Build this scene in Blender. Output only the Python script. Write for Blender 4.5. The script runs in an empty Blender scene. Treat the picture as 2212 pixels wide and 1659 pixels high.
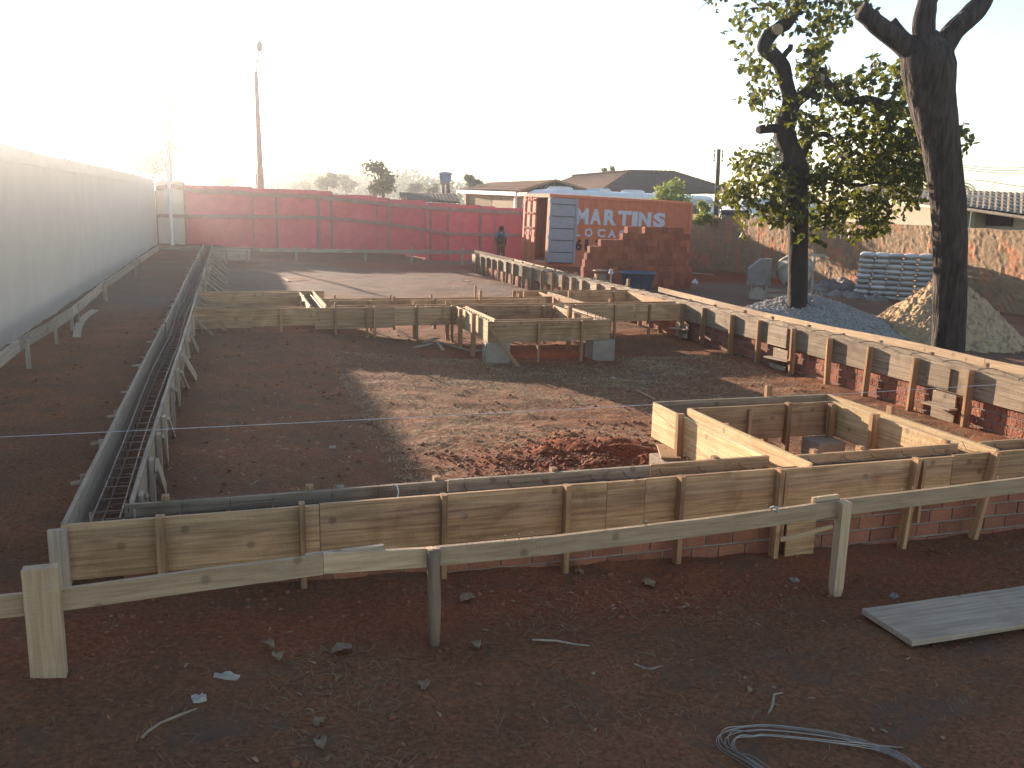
import bpy, bmesh, math, random
import numpy as np
from mathutils import Vector, Matrix, noise, Euler
R=math.radians
S=bpy.context.scene; COL=S.collection
# ------------------------------------------------------------------ camera
F,PITCH,ROLL,YAW,CH=1916.46,0.200776,0.0234944,0.3086067,1.6525   # lens in px of a 2212 px wide frame, metres above the form tops
fw=Vector((math.sin(YAW)*math.cos(PITCH),math.cos(YAW)*math.cos(PITCH),-math.sin(PITCH)))
_r=Vector((math.cos(YAW),-math.sin(YAW),0)); _u=_r.cross(fw)
rt=_r*math.cos(ROLL)+_u*math.sin(ROLL); up=-_r*math.sin(ROLL)+_u*math.cos(ROLL)
cd=bpy.data.cameras.new("camera"); cam=bpy.data.objects.new("camera",cd); COL.objects.link(cam)
cam.matrix_world=Matrix(((rt.x,up.x,-fw.x,0),(rt.y,up.y,-fw.y,0),(rt.z,up.z,-fw.z,CH),(0,0,0,1)))
cd.sensor_width=36; cd.lens=F/2212*36; cd.clip_start=.05; cd.clip_end=6000
S.camera=cam
# ------------------------------------------------------------------ sky, sun, exposure
SUN_AZ,SUN_EL=R(15.5),R(9.75)            # sun stands left of the +Y axis, low in the afternoon
w=bpy.data.worlds.new("World"); S.world=w; w.use_nodes=True
nt=w.node_tree; bg=nt.nodes['Background']; sky=nt.nodes.new('ShaderNodeTexSky'); sky.sky_type='NISHITA'
sky.sun_disc=False; sky.sun_elevation=SUN_EL; sky.sun_rotation=-SUN_AZ; sky.dust_density=.5; sky.ozone_density=1.9; sky.air_density=1.0; sky.altitude=900
nt.links.new(sky.outputs[0],bg.inputs[0]); bg.inputs[1].default_value=0.12
sl=bpy.data.lights.new("sun",'SUN'); sl.energy=5.0; sl.angle=R(.5); sl.color=(1,.90,.76)
so=bpy.data.objects.new("sun",sl); COL.objects.link(so)
sd=Vector((-math.sin(SUN_AZ)*math.cos(SUN_EL),math.cos(SUN_AZ)*math.cos(SUN_EL),math.sin(SUN_EL)))
so.rotation_euler=sd.to_track_quat('Z','Y').to_euler(); so.location=(0,0,30)
S.view_settings.view_transform='Standard'; S.view_settings.look='None'; S.view_settings.gamma=1; S.view_settings.use_curve_mapping=False
S.view_settings.exposure=1.75
S.view_settings.use_white_balance=True; S.view_settings.white_balance_temperature=7600; S.view_settings.white_balance_tint=20
S.cycles.use_denoising=True; S.cycles.max_bounces=6; S.cycles.volume_bounces=0; S.cycles.transparent_max_bounces=8
HAZE=0.0014
# ------------------------------------------------------------------ pixel -> place helpers (2212 px wide frame)
CP=Vector((0,0,CH))
def ray(x,y): return fw*F+rt*(x-1106)-up*(y-829.5)
def P(x,y,z=0.0):
    d=ray(x,y); return CP+d*((z-CH)/d.z)
def PX(x,y,X): d=ray(x,y); return CP+d*(X/d.x)
def PY(x,y,Y): d=ray(x,y); return CP+d*(Y/d.y)
def PD(x,y,D): d=ray(x,y); return CP+d*(D/F)          # at depth D along the view axis
random.seed(7); rnd=random.random
def U(a,b): return a+(b-a)*rnd()
# ------------------------------------------------------------------ ground height
def interp(x,xs,ys):
    if x<=xs[0]: return ys[0]
    for i in range(1,len(xs)):
        if x<=xs[i]:
            t=(x-xs[i-1])/(xs[i]-xs[i-1]); return ys[i-1]+(ys[i]-ys[i-1])*t
    return ys[-1]
def sm(a,b,x):
    t=min(1,max(0,(x-a)/(b-a))); return t*t*(3-2*t)
def gauss(x,y,cx,cy,sx,sy): return math.exp(-((x-cx)/sx)**2-((y-cy)/sy)**2)
def gbase(x,y):
    z=interp(x,[-3,-1,.5,2,3.5,8,12,16,20,30,60],[-.33,-.35,-.46,-.53,-.6,-.63,-.72,-.82,-.97,-1.2,-1.6])
    z+=.17*sm(15,19,y)*(1-sm(29,34,y))*sm(0,2,x)*(1-sm(7,7.6,x))
    z+=.13*gauss(x,y,.9,13.0,1.7,1.5)
    z+=.12*sm(27,31,y)*sm(8,10,x)*(1-sm(17,18,x))*(1-sm(35,37,y))
    if x>6 and y>33: z-=.42*sm(34,38,y)*sm(6,10,x)
    if y>41: z-=1.2*sm(41,60,y)
    if x>21: z-=.6*sm(21,24,x)
    return z
def gz(x,y):
    z=gbase(x,y)
    if -4<x<22 and 0<y<41:
        z+=.022*noise.noise(Vector((x*.9,y*.9,3.1)))+.02*noise.noise(Vector((x*2.9,y*2.9,7)))
        if y<17: z+=.010*noise.noise(Vector((x*9,y*9,1)))+.02*max(0,noise.noise(Vector((x*2.1,y*2.1,17)))-.15)
        c=gauss(x,y,3.05,7.0,1.0,.85)+.6*gauss(x,y,2.3,6.1,.7,.4)+.5*gauss(x,y,.3,13.2,1.4,.5)
        if c>.03: z+=c*(.05+.15*abs(noise.noise(Vector((x*2.6,y*2.6,5))))+.05*abs(noise.noise(Vector((x*9,y*9,2)))))
    return z
# ------------------------------------------------------------------ materials
def M(name,col,rough=.85,col2=None,scale=6,amt=.5,bump=0,bscale=40,metal=0,stretch=None,detail=6,rndv=0,spec=.3,coord='Object',bdist=.02):
    m=bpy.data.materials.new(name); m.use_nodes=True; t=m.node_tree; n=t.nodes; L=t.links; b=n['Principled BSDF']
    b.inputs['Roughness'].default_value=rough; b.inputs['Metallic'].default_value=metal; b.inputs['Specular IOR Level'].default_value=spec
    tc=n.new('ShaderNodeTexCoord'); mp=n.new('ShaderNodeMapping'); L.new(tc.outputs[coord],mp.inputs[0])
    if stretch: mp.inputs['Scale'].default_value=stretch
    oi=n.new('ShaderNodeObjectInfo')
    if rndv:
        mu=n.new('ShaderNodeVectorMath'); mu.operation='SCALE'; mu.inputs[0].default_value=(37,19,53); L.new(oi.outputs['Random'],mu.inputs['Scale']); L.new(mu.outputs[0],mp.inputs['Location'])
    nz=n.new('ShaderNodeTexNoise'); nz.inputs['Scale'].default_value=scale; nz.inputs['Detail'].default_value=detail; nz.inputs['Roughness'].default_value=.62; L.new(mp.outputs[0],nz.inputs[0])
    cr=n.new('ShaderNodeValToRGB'); c2=col2 or tuple(c*.6 for c in col)
    cr.color_ramp.elements[0].position=.5-.28*amt-.02; cr.color_ramp.elements[1].position=.5+.28*amt+.02
    cr.color_ramp.elements[0].color=(*c2,1); cr.color_ramp.elements[1].color=(*col,1); L.new(nz.outputs[0],cr.inputs[0])
    out=cr.outputs[0]
    if rndv:
        hs=n.new('ShaderNodeHueSaturation'); ma=n.new('ShaderNodeMapRange'); ma.inputs[3].default_value=1-rndv; ma.inputs[4].default_value=1+rndv
        L.new(oi.outputs['Random'],ma.inputs[0]); L.new(ma.outputs[0],hs.inputs['Value']); L.new(out,hs.inputs['Color']); out=hs.outputs[0]
    L.new(out,b.inputs['Base Color'])
    if bump:
        n2=n.new('ShaderNodeTexNoise'); n2.inputs['Scale'].default_value=bscale; n2.inputs['Detail'].default_value=5; L.new(mp.outputs[0],n2.inputs[0])
        bp=n.new('ShaderNodeBump'); bp.inputs['Strength'].default_value=bump; bp.inputs['Distance'].default_value=bdist; L.new(n2.outputs[0],bp.inputs['Height']); L.new(bp.outputs[0],b.inputs['Normal'])
    m['p']=1
    return m
def wood(name,col,dark,rough=.8,knots=True,stain=.35,grey=0):
    m=bpy.data.materials.new(name); m.use_nodes=True; t=m.node_tree; n=t.nodes; L=t.links; b=n['Principled BSDF']
    b.inputs['Roughness'].default_value=rough; b.inputs['Specular IOR Level'].default_value=.25
    tc=n.new('ShaderNodeTexCoord'); mp=n.new('ShaderNodeMapping'); L.new(tc.outputs['Object'],mp.inputs[0])
    oi=n.new('ShaderNodeObjectInfo'); mu=n.new('ShaderNodeVectorMath'); mu.operation='SCALE'; mu.inputs[0].default_value=(31,17,23); L.new(oi.outputs['Random'],mu.inputs['Scale']); L.new(mu.outputs[0],mp.inputs['Location'])
    ms=n.new('ShaderNodeMapping'); ms.inputs['Scale'].default_value=(1.1,30,30); L.new(mp.outputs[0],ms.inputs[0])
    g=n.new('ShaderNodeTexNoise'); g.inputs['Scale'].default_value=1.6; g.inputs['Detail'].default_value=6; g.inputs['Roughness'].default_value=.6; g.inputs['Distortion'].default_value=.6; L.new(ms.outputs[0],g.inputs[0])
    cr=n.new('ShaderNodeValToRGB'); cr.color_ramp.elements[0].position=.36; cr.color_ramp.elements[1].position=.62
    cr.color_ramp.elements[0].color=(*dark,1); cr.color_ramp.elements[1].color=(*col,1); L.new(g.outputs[0],cr.inputs[0])
    # broad stains
    s=n.new('ShaderNodeTexNoise'); s.inputs['Scale'].default_value=2.6; s.inputs['Detail'].default_value=4; s.inputs['Distortion'].default_value=1.2; L.new(mp.outputs[0],s.inputs[0])
    sr=n.new('ShaderNodeMapRange'); sr.inputs[1].default_value=.5; sr.inputs[2].default_value=.72; sr.inputs[3].default_value=0; sr.inputs[4].default_value=stain; L.new(s.outputs[0],sr.inputs[0])
    mx=n.new('ShaderNodeMixRGB'); mx.blend_type='MULTIPLY'; mx.inputs[2].default_value=(.42,.33,.27,1); L.new(sr.outputs[0],mx.inputs[0]); L.new(cr.outputs[0],mx.inputs[1])
    out=mx.outputs[0]
    if knots:
        v=n.new('ShaderNodeTexVoronoi'); v.voronoi_dimensions='2D'; v.inputs['Scale'].default_value=2.6; sxz=n.new('ShaderNodeSeparateXYZ'); mk=n.new('ShaderNodeCombineXYZ'); L.new(mp.outputs[0],sxz.inputs[0]); L.new(sxz.outputs[0],mk.inputs[0]); L.new(sxz.outputs[2],mk.inputs[1]); L.new(mk.outputs[0],v.inputs[0])
        kr=n.new('ShaderNodeMapRange'); kr.inputs[1].default_value=.035; kr.inputs[2].default_value=.075; kr.inputs[3].default_value=.5; kr.inputs[4].default_value=0; L.new(v.outputs['Distance'],kr.inputs[0])
        m2=n.new('ShaderNodeMixRGB'); m2.inputs[2].default_value=(dark[0]*.35,dark[1]*.3,dark[2]*.3,1); L.new(kr.outputs[0],m2.inputs[0]); L.new(out,m2.inputs[1]); out=m2.outputs[0]
    cs=n.new('ShaderNodeTexNoise'); cs.inputs['Scale'].default_value=11; cs.inputs['Detail'].default_value=7; cs.inputs['Roughness'].default_value=.7; L.new(mp.outputs[0],cs.inputs[0])
    c_r=n.new('ShaderNodeMapRange'); c_r.inputs[1].default_value=.60; c_r.inputs[2].default_value=.68; c_r.inputs[3].default_value=0; c_r.inputs[4].default_value=.55; L.new(cs.outputs[0],c_r.inputs[0])
    m3=n.new('ShaderNodeMixRGB'); m3.inputs[2].default_value=(.36,.32,.27,1); L.new(c_r.outputs[0],m3.inputs[0]); L.new(out,m3.inputs[1]); out=m3.outputs[0]
    hs=n.new('ShaderNodeHueSaturation'); ma=n.new('ShaderNodeMapRange'); ma.inputs[3].default_value=.72; ma.inputs[4].default_value=1.18
    L.new(oi.outputs['Random'],ma.inputs[0]); L.new(ma.outputs[0],hs.inputs['Value']); L.new(out,hs.inputs['Color']); hs.inputs['Saturation'].default_value=1-grey
    L.new(hs.outputs[0],b.inputs['Base Color'])
    bp=n.new('ShaderNodeBump'); bp.inputs['Strength'].default_value=.5; bp.inputs['Distance'].default_value=.006
    saw=n.new('ShaderNodeTexNoise'); saw.inputs['Scale'].default_value=60; msw=n.new('ShaderNodeMapping'); msw.inputs['Scale'].default_value=(1.6,.3,.5); L.new(mp.outputs[0],msw.inputs[0]); L.new(msw.outputs[0],saw.inputs[0])
    ad=n.new('ShaderNodeMath'); ad.operation='ADD'; L.new(g.outputs[0],ad.inputs[0]); L.new(saw.outputs[0],ad.inputs[1])
    L.new(ad.outputs[0],bp.inputs['Height']); L.new(bp.outputs[0],b.inputs['Normal'])
    return m
W_LIT=wood('sunlit_pine',(.74,.55,.31),(.50,.34,.17),stain=.35)  # brighter pine for sun-facing boards, sunlight painted into the colour
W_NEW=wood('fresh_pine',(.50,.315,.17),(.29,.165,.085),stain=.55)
W_OLD=wood('weathered_pine',(.36,.27,.175),(.20,.145,.09),stain=.6,grey=.08)
W_RED=wood('stud_pine',(.42,.25,.13),(.24,.13,.07),stain=.3,knots=False)
W_GREY=wood('grey_timber',(.43,.32,.215),(.29,.21,.14),stain=.3,grey=.1)
W_RAIL=wood('rail_pine',(.50,.355,.22),(.36,.245,.145),stain=.15)
STEEL=M('rusty_rebar',(.12,.085,.065),.6,(.06,.035,.025),20,.8,metal=.5)
WIREM=M('steel_wire',(.36,.32,.28),.45,(.2,.175,.15),20,.8,metal=.8)
CAGE=M('cage_bar',(.34,.25,.20),.6,(.2,.13,.10),20,.8,metal=.3)
CONC=M('concrete',(.36,.295,.225),.95,(.25,.205,.16),7,.7,bump=.5,bscale=50,rndv=.1)
CLAY=M('clay_brick',(.40,.13,.075),.9,(.28,.085,.05),14,.7,bump=.5,bscale=60,rndv=.22)
MORT=M('mortar',(.30,.26,.22),.95,(.2,.16,.13),12,.6,bump=.6,bscale=60)
# ------------------------------------------------------------------ object helpers
def tag(o,label,cat,group=None,kind=None):
    if label: o['label']=label
    if cat: o['category']=cat
    if group: o['group']=group
    if kind: o['kind']=kind
    return o
def thing(name,loc,label,cat,group=None,rz=0):
    o=bpy.data.objects.new(name,None); COL.objects.link(o); o.location=loc; o.rotation_euler.z=rz; o.empty_display_size=.2
    return tag(o,label,cat,group)
def mesh(name,V,Fc,mat=None,smooth=False):
    me=bpy.data.meshes.new(name); me.from_pydata([tuple(v) for v in V],[],Fc); 
    if mat: me.materials.append(mat)
    if smooth:
        for p in me.polygons: p.use_smooth=True
    me.update(); return me
def link(name,me,parent=None,loc=(0,0,0),rot=None):
    o=bpy.data.objects.new(name,me); COL.objects.link(o)
    if parent: o.parent=parent
    o.location=loc
    if rot is not None: o.rotation_euler=rot
    return o
class MB:
    def __init__(s): s.V=[]; s.F=[]; s.o=Vector((0,0,0))
    def add(s,V,Fc):
        n=len(s.V); s.V+= [tuple(Vector(v)) for v in V]; s.F+=[tuple(i+n for i in f) for f in Fc]
    def box(s,a,b):
        x0,y0,z0=a; x1,y1,z1=b
        s.add([(x0,y0,z0),(x1,y0,z0),(x1,y1,z0),(x0,y1,z0),(x0,y0,z1),(x1,y0,z1),(x1,y1,z1),(x0,y1,z1)],
              [(0,3,2,1),(4,5,6,7),(0,1,5,4),(1,2,6,5),(2,3,7,6),(3,0,4,7)])
    def bar(s,a,b,w,t,upv=(0,0,1)):
        a=Vector(a); b=Vector(b); d=(b-a).normalized(); u=Vector(upv)
        if abs(d.dot(u))>.98: u=Vector((1,0,0))
        r=d.cross(u).normalized(); u=r.cross(d); V=[]
        for p in (a,b):
            for i,j in((-1,-1),(1,-1),(1,1),(-1,1)): V.append(p+r*(i*t/2)+u*(j*w/2))
        s.add(V,[(0,3,2,1),(4,5,6,7),(0,1,5,4),(1,2,6,5),(2,3,7,6),(3,0,4,7)])
    def tube(s,pts,rad,n=8,cap=True,wob=0,seed=0,ridge=0):
        pts=[Vector(p) for p in pts]; k=len(pts)
        if not isinstance(rad,(list,tuple)): rad=[rad]*k
        V=[];ref=None
        for i,p in enumerate(pts):
            d=(pts[min(i+1,k-1)]-pts[max(i-1,0)]).normalized()
            if ref is None: ref=Vector((1,0,0)) if abs(d.x)<.8 else Vector((0,1,0))
            r=(ref-d*ref.dot(d)).normalized(); ref=r; q=d.cross(r)
            for j in range(n):
                a=2*math.pi*j/n; rr=rad[i]
                if wob: rr*=1+wob*noise.noise(Vector((math.cos(a)*1.3+seed,math.sin(a)*1.3,p.z*1.1+p.x*.5)))
                if ridge: rr+=ridge*noise.noise(Vector((math.cos(a)*9+seed,math.sin(a)*9,(p.z+p.x*.7)*3.5)))
                V.append(p+r*(math.cos(a)*rr)+q*(math.sin(a)*rr))
        Fc=[]
        for i in range(k-1):
            for j in range(n):
                j2=(j+1)%n; Fc.append((i*n+j,i*n+j2,(i+1)*n+j2,(i+1)*n+j))
        if cap: Fc.append(tuple(range(n))[::-1]); Fc.append(tuple((k-1)*n+j for j in range(n)))
        s.add(V,Fc)
    def lathe(s,c,prof,n=24,axis=None):
        c=Vector(c); V=[]
        q=(Vector(axis).to_track_quat('Z','Y') if axis is not None else None)
        for r,z in prof:
            for j in range(n):
                a=2*math.pi*j/n; v=Vector((r*math.cos(a),r*math.sin(a),z))
                if q: v=q@v
                V.append(c+v)
        k=len(prof); Fc=[(i*n+j,i*n+(j+1)%n,(i+1)*n+(j+1)%n,(i+1)*n+j) for i in range(k-1) for j in range(n)]
        s.add(V,Fc)
    def build(s,name,mat,parent=None,smooth=False,origin=None):
        o=Vector(origin) if origin is not None else (parent.location.copy() if parent else Vector((0,0,0)))
        V=[Vector(v)-o for v in s.V]
        ob=link(name,mesh(name,V,s.F,mat,smooth),parent,(0,0,0) if parent else o)
        return ob
def timber(name,a,b,w,t,mat,parent=None,upv=(0,0,1),warp=.0025,taper=None):
    """a sawn piece from a to b: local X runs along the grain, w = height (towards upv), t = thickness"""
    a=Vector(a); b=Vector(b); d=b-a; Lg=d.length; d.normalize(); u=Vector(upv)
    if abs(d.dot(u))>.98: u=Vector((0,1,0))
    r=u.cross(d).normalized(); u=d.cross(r)
    n=max(1,min(14,int(Lg/.3))); V=[]
    sd_=rnd()*100
    for i in range(n+1):
        x=Lg*i/n; oy=warp*2*noise.noise(Vector((x*.9,sd_,0))); oz=warp*2*noise.noise(Vector((x*.9,sd_,9)))
        for j,k in((-1,-1),(1,-1),(1,1),(-1,1)):
            jj=warp*.5*(rnd()-.5)
            V.append((x,j*t/2+oy+jj*.4,k*w/2+oz+jj))
    if taper:   # pointed start (stake)
        c=min(.12,Lg*.3)/Lg; k=[(V[q][0]+(V[q+4][0]-V[q][0])*min(1,c*n),V[q][1],V[q][2]) for q in range(4)]
        V=[(V[q][0],V[q][1]*taper,V[q][2]*taper) for q in range(4)]+k+(V[4:] if c*n<.98 else V[8:]); n=len(V)//4-1
    Fc=[(0,3,2,1),tuple(n*4+q for q in(0,1,2,3))]
    for i in range(n):
        for j in range(4):
            j2=(j+1)%4; Fc.append((i*4+j,i*4+j2,(i+1)*4+j2,(i+1)*4+j))
    m=Matrix((d,r,u)).transposed()
    loc=a-(parent.location if parent else Vector((0,0,0)))
    return link(name,mesh(name,V,Fc,mat),parent,loc,m.to_euler())
def board(parent,p0,p1,top=0.0,h=.3,t=.025,mat=None,name='board',top1=None):
    if top1 is None: top1=top
    a=(p0[0],p0[1],top-h/2); b=(p1[0],p1[1],top1-h/2)
    return timber(name,a,b,h,t,mat or W_NEW,parent)
def stud(parent,x,y,z0,z1,w=.03,d=.075,along='x',mat=None,lean=0,name='stud'):
    """vertical piece; w across the board run, d out from it"""
    if along=='x': return timber(name,(x-lean,y,z0),(x,y,z1),d,w,mat or W_RED,parent,upv=(0,1,0),warp=.0015)
    return timber(name,(x,y-lean,z0),(x,y,z1),d,w,mat or W_RED,parent,upv=(1,0,0),warp=.0015)
def dup(o,parent=None,loc=None,rz=None):
    c=o.copy(); COL.objects.link(c); c.parent=parent
    if loc is not None: c.location=loc
    if rz is not None: c.rotation_euler.z=rz
    for ch in list(o.children): dup(ch,c)
    return c
ORD=['first','second','third','fourth','fifth','sixth','seventh','eighth','ninth','tenth','eleventh','twelfth','thirteenth','fourteenth','fifteenth','sixteenth','seventeenth','eighteenth','nineteenth','twentieth']
# ================================================================== SETTING: ground, hills
def axis(segs):
    out=[segs[0][0]]
    for a,b,st,gr in segs:
        x=a; s_=st
        while x<b-1e-6:
            x=min(b,x+s_); s_*=gr; out.append(x)
    return out
xs=[-v for v in axis([(3.5,30,.2,1.15),(30,480,6,1.3)])[::-1]]+axis([(-3.4,8.2,.055,1),(8.2,22,.12,1.0),(22,60,.5,1.12),(60,520,8,1.25)])
ys=[-60,-20,-6,-2,0,1]+axis([(1.3,9,.05,1),(9,16,.08,1),(16,41,.16,1),(41,80,.8,1.06),(80,520,6,1.16)])[0:]
nx,ny=len(xs),len(ys)
V=[];tint=[]
def hillz(x,y):
    if y<100: return 0
    d=math.hypot(x,y); k=sm(140,420,d)
    az=math.atan2(x,y)
    h=10+9*(1-sm(-.2,.25,az))+5*noise.noise(Vector((az*7,0,0)))
    return k*h*(.6+.5*noise.noise(Vector((x*.006,y*.006,2))))
for y in ys:
    for x in xs:
        z=gz(x,y)+hillz(x,y); V.append((x,y,z))
        g_=sm(14.8,18,y)*(1-sm(26,31,y))*(1-sm(6,7.5,x+.4*noise.noise(Vector((x,y,0)))))*.8+.7*sm(8.5,10,x)*(1-sm(25,40,y))*.6
        g_=max(0,min(1,g_*(.75+.6*noise.noise(Vector((x*.5,y*.5,4))))))
        far=sm(45,70,y)
        rdirt=max(gauss(x,y,3.0,6.9,1.3,1.0),.7*gauss(x,y,4.5,12.6,1.2,.9),.5*gauss(x,y,2,4.2,4,.35),.8*sm(25,28,y)*(1-sm(31,33,y))*sm(1.5,5,x))
        tint.append((g_,min(1,rdirt*1.2),far,1))
Fc=[(j*nx+i,j*nx+i+1,(j+1)*nx+i+1,(j+1)*nx+i) for j in range(ny-1) for i in range(nx-1)]
gme=mesh('ground',V,Fc,None,True)
ca=gme.color_attributes.new('soil','FLOAT_COLOR','POINT'); ca.data.foreach_set('color',np.array(tint,dtype=np.float32).ravel())
def ground_mat():
    m=bpy.data.materials.new('red_soil'); m.use_nodes=True; t=m.node_tree; n=t.nodes; L=t.links; b=n['Principled BSDF']
    b.inputs['Roughness'].default_value=.97; b.inputs['Specular IOR Level'].default_value=.1
    tc=n.new('ShaderNodeTexCoord')
    def N(sc,det=8,r=.65,dist=0):
        q=n.new('ShaderNodeTexNoise'); q.inputs['Scale'].default_value=sc; q.inputs['Detail'].default_value=det; q.inputs['Roughness'].default_value=r; q.inputs['Distortion'].default_value=dist; L.new(tc.outputs['Object'],q.inputs[0]); return q.outputs[0]
    def ramp(src,p0,c0,p1,c1):
        q=n.new('ShaderNodeValToRGB'); q.color_ramp.elements[0].position=p0; q.color_ramp.elements[1].position=p1; q.color_ramp.elements[0].color=(*c0,1); q.color_ramp.elements[1].color=(*c1,1); L.new(src,q.inputs[0]); return q.outputs[0]
    def mix(f,a,b_,mode='MIX'):
        q=n.new('ShaderNodeMixRGB'); q.blend_type=mode
        if isinstance(f,float): q.inputs[0].default_value=f
        else: L.new(f,q.inputs[0])
        for s_,i in((a,1),(b_,2)):
            if isinstance(s_,tuple): q.inputs[i].default_value=(*s_,1)
            else: L.new(s_,q.inputs[i])
        return q.outputs[0]
    at=n.new('ShaderNodeAttribute'); at.attribute_name='soil'; sp=n.new('ShaderNodeSeparateColor'); L.new(at.outputs['Color'],sp.inputs[0])
    base=mix(ramp(N(.9,5),.40,(0,0,0),.62,(1,1,1)),(.21,.100,.056),(.29,.118,.060))
    fine=ramp(N(38,8,.75),.32,(.45,.45,.45),.68,(1.35,1.3,1.2))
    base=mix(1.0,base,fine,'MULTIPLY')
    base=mix(ramp(N(4,6,.7,.8),.50,(0,0,0),.66,(.8,.8,.8)),base,(.15,.095,.062))
    grey=mix(1.0,(.19,.145,.12),fine,'MULTIPLY'); base=mix(sp.outputs[0],base,grey)
    red=mix(1.0,(.27,.075,.034),fine,'MULTIPLY'); base=mix(sp.outputs[1],base,red)
    green=mix(ramp(N(.05,6,.7),.4,(0,0,0),.6,(1,1,1)),(.045,.075,.025),(.10,.11,.045)); base=mix(sp.outputs[2],base,green)
    # pale crumbs and pebbles
    vo=n.new('ShaderNodeTexVoronoi'); vo.inputs['Scale'].default_value=26; L.new(tc.outputs['Object'],vo.inputs[0])
    kr=n.new('ShaderNodeMapRange'); kr.inputs[1].default_value=.10; kr.inputs[2].default_value=.16; kr.inputs[3].default_value=.55; kr.inputs[4].default_value=0; L.new(vo.outputs['Distance'],kr.inputs[0])
    sel=ramp(N(3.1,3),.58,(0,0,0),.66,(1,1,1)); mm=n.new('ShaderNodeMath'); mm.operation='MULTIPLY'; L.new(kr.outputs[0],mm.inputs[0]); L.new(sel,mm.inputs[1])
    base=mix(mm.outputs[0],base,(.27,.22,.17))
    L.new(base,b.inputs['Base Color'])
    bp=n.new('ShaderNodeBump'); bp.inputs['Strength'].default_value=.9; bp.inputs['Distance'].default_value=.03; L.new(N(16,9,.75),bp.inputs['Height']); 
    b2=n.new('ShaderNodeBump'); b2.inputs['Strength'].default_value=.6; b2.inputs['Distance'].default_value=.008; L.new(N(90,4,.7),b2.inputs['Height']); L.new(bp.outputs[0],b2.inputs['Normal']); L.new(b2.outputs[0],b.inputs['Normal'])
    return m
gme.materials.append(ground_mat()); tag(link('ground',gme),None,None,kind='structure')

# ================================================================== FORMWORK
FG='timber formwork for the ground beams'
# ---- front run (nearest the camera)
YF=4.745; YI=5.0
fr=thing('beam_formwork',(3.2,4.87,-.5),'long double timber formwork nearest the camera, rising over a low brick footing','formwork',FG)
cuts=[125,690,1312,1395,1685,2060,2300]
for i in range(len(cuts)-1):
    a=PY(cuts[i],1146-.0826*(cuts[i]-125),YF).x; b=PY(cuts[i+1],1146-.0826*(cuts[i+1]-125),YF).x
    if i==0: a=-.875
    board(fr,(a+.002,YF+.0125),(b-.002,YF+.0125),top=U(-.006,.006),h=.30 if i!=2 else .305)
# last piece beyond the frame
board(fr,(PY(2300,966,YF).x,YF+.0125),(8.0,YF+.0125),top=0,h=.3)
for px,py,ln in((345,1115,0),(652,1085,0),(958,1070,0),(1225,1050,0),(1472,1030,0),(1685,1015,.0),(1980,992,.05),(2150,980,.12)):
    x=PY(px,py,YF-.03).x; zt=PY(px,py,YF-.03).z
    zb=gbase(x,YF)-.08 if px not in(1225,1472) else gbase(x,YF)-.05
    stud(fr,x,YF-.035,zb,max(.02,zt),w=.032 if px!=345 else .045,d=.06,lean=ln)
for px in(2185,): pass
# second, shorter tie pieces beside some studs
for px in(1693,1990): 
    x=PY(px,1000,YF-.03).x+.03; stud(fr,x,YF-.02,-.45,-.01,w=.022,d=.035)
inner=[(-.60,1.2),(1.205,2.55),(2.555,3.44),(3.66,5.03),(5.24,8.0)]
for k,(a,b) in enumerate(inner): board(fr,(a,YI+.0125),(b,YI+.0125),top=U(-.004,.008) if k!=2 else .012,h=.29,mat=W_OLD if k in(0,1) else W_NEW)
for px,py in((669,1050),(358,1075),(943,1042),(1197,1018),(1545,900+110),(1760,980),(1860,975),(2046,952)):
    p=PY(px,py,YI+.05); stud(fr,p.x,YI+.06,gbase(p.x,YI)-.05,min(.05,max(.02,p.z)),w=.04,d=.05)
for i in range(30):
    x=-.6+i*.27+U(-.04,.04); m=MB(); m.tube([(x,YF+.01,-.03),(x,YF+.03,-.02),(x+.01,YI-.02,-.04),(x+.012,YI+.03,.012)],.0022,5); m.build('tie_wire',STEEL,fr)
m=MB()
for y_,z_ in((YF+.07,-.06),(YI-.05,-.06),(YF+.07,-.24),(YI-.05,-.24)): m.tube([(-.8,y_,z_),(8,y_,z_)],.005,6)
m.build('long_bar',STEEL,fr)
for i in range(40):
    x=-.7+i*.21; m=MB(); m.tube([(x,YF+.06,-.05),(x,YI-.04,-.05),(x,YI-.04,-.25),(x,YF+.06,-.25),(x,YF+.06,-.05)],.003,5); m.build('stirrup',STEEL,fr)
# white plastic strip hooked over the inner board
m=MB(); m.tube([PY(845,1052,YI+.03)+Vector((0,0,-.01)),PY(850,1046,YI),PY(858,1050,YI-.02),PY(861,1062,YI-.05),PY(858,1078,YI-.07)],.004,6)
o=m.build('plastic_tie',M('white_plastic',(.75,.75,.72),.5,spec=.4)); tag(o,'thin white plastic tie hooked over the front formwork','tie')
# ---- brick footing walls
def brick_wall(name,loc,label,x0,x1,ztop,thick,zbot,axis='x',y=0,group='low brick footings under the formwork',skip=None):
    root=thing(name,loc,label,'brick wall',group)
    mb=MB(); mo=MB(); course=.098; bl=.198; n=0; z=ztop; r=0
    while z>zbot:
        off=(r%2)*bl*.5; x=x0-off
        while x<x1:
            a=max(x,x0)+.006; b=min(x+bl,x1)-.006
            if b-a>.03:
                j=U(-.003,.003); t0,t1=z-course+.008+U(-.001,.001),z-.006
                mb_,oy=(mb,j)
                if axis=='x': mb.box((a,y+oy,t0),(b,y+thick+oy,t1))
                else: mb.box((y+oy,a,t0),(y+thick+oy,b,t1))
            x+=bl
        z-=course; r+=1
    if axis=='x': mo.box((x0,y+.009,z),(x1,y+thick-.006,ztop-.002))
    else: mo.box((y+.009,x0,z),(y+thick-.006,x1,ztop-.002))
    mb.build('bricks',CLAYW,root); mo.build('mortar',MORT,root); return root
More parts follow.
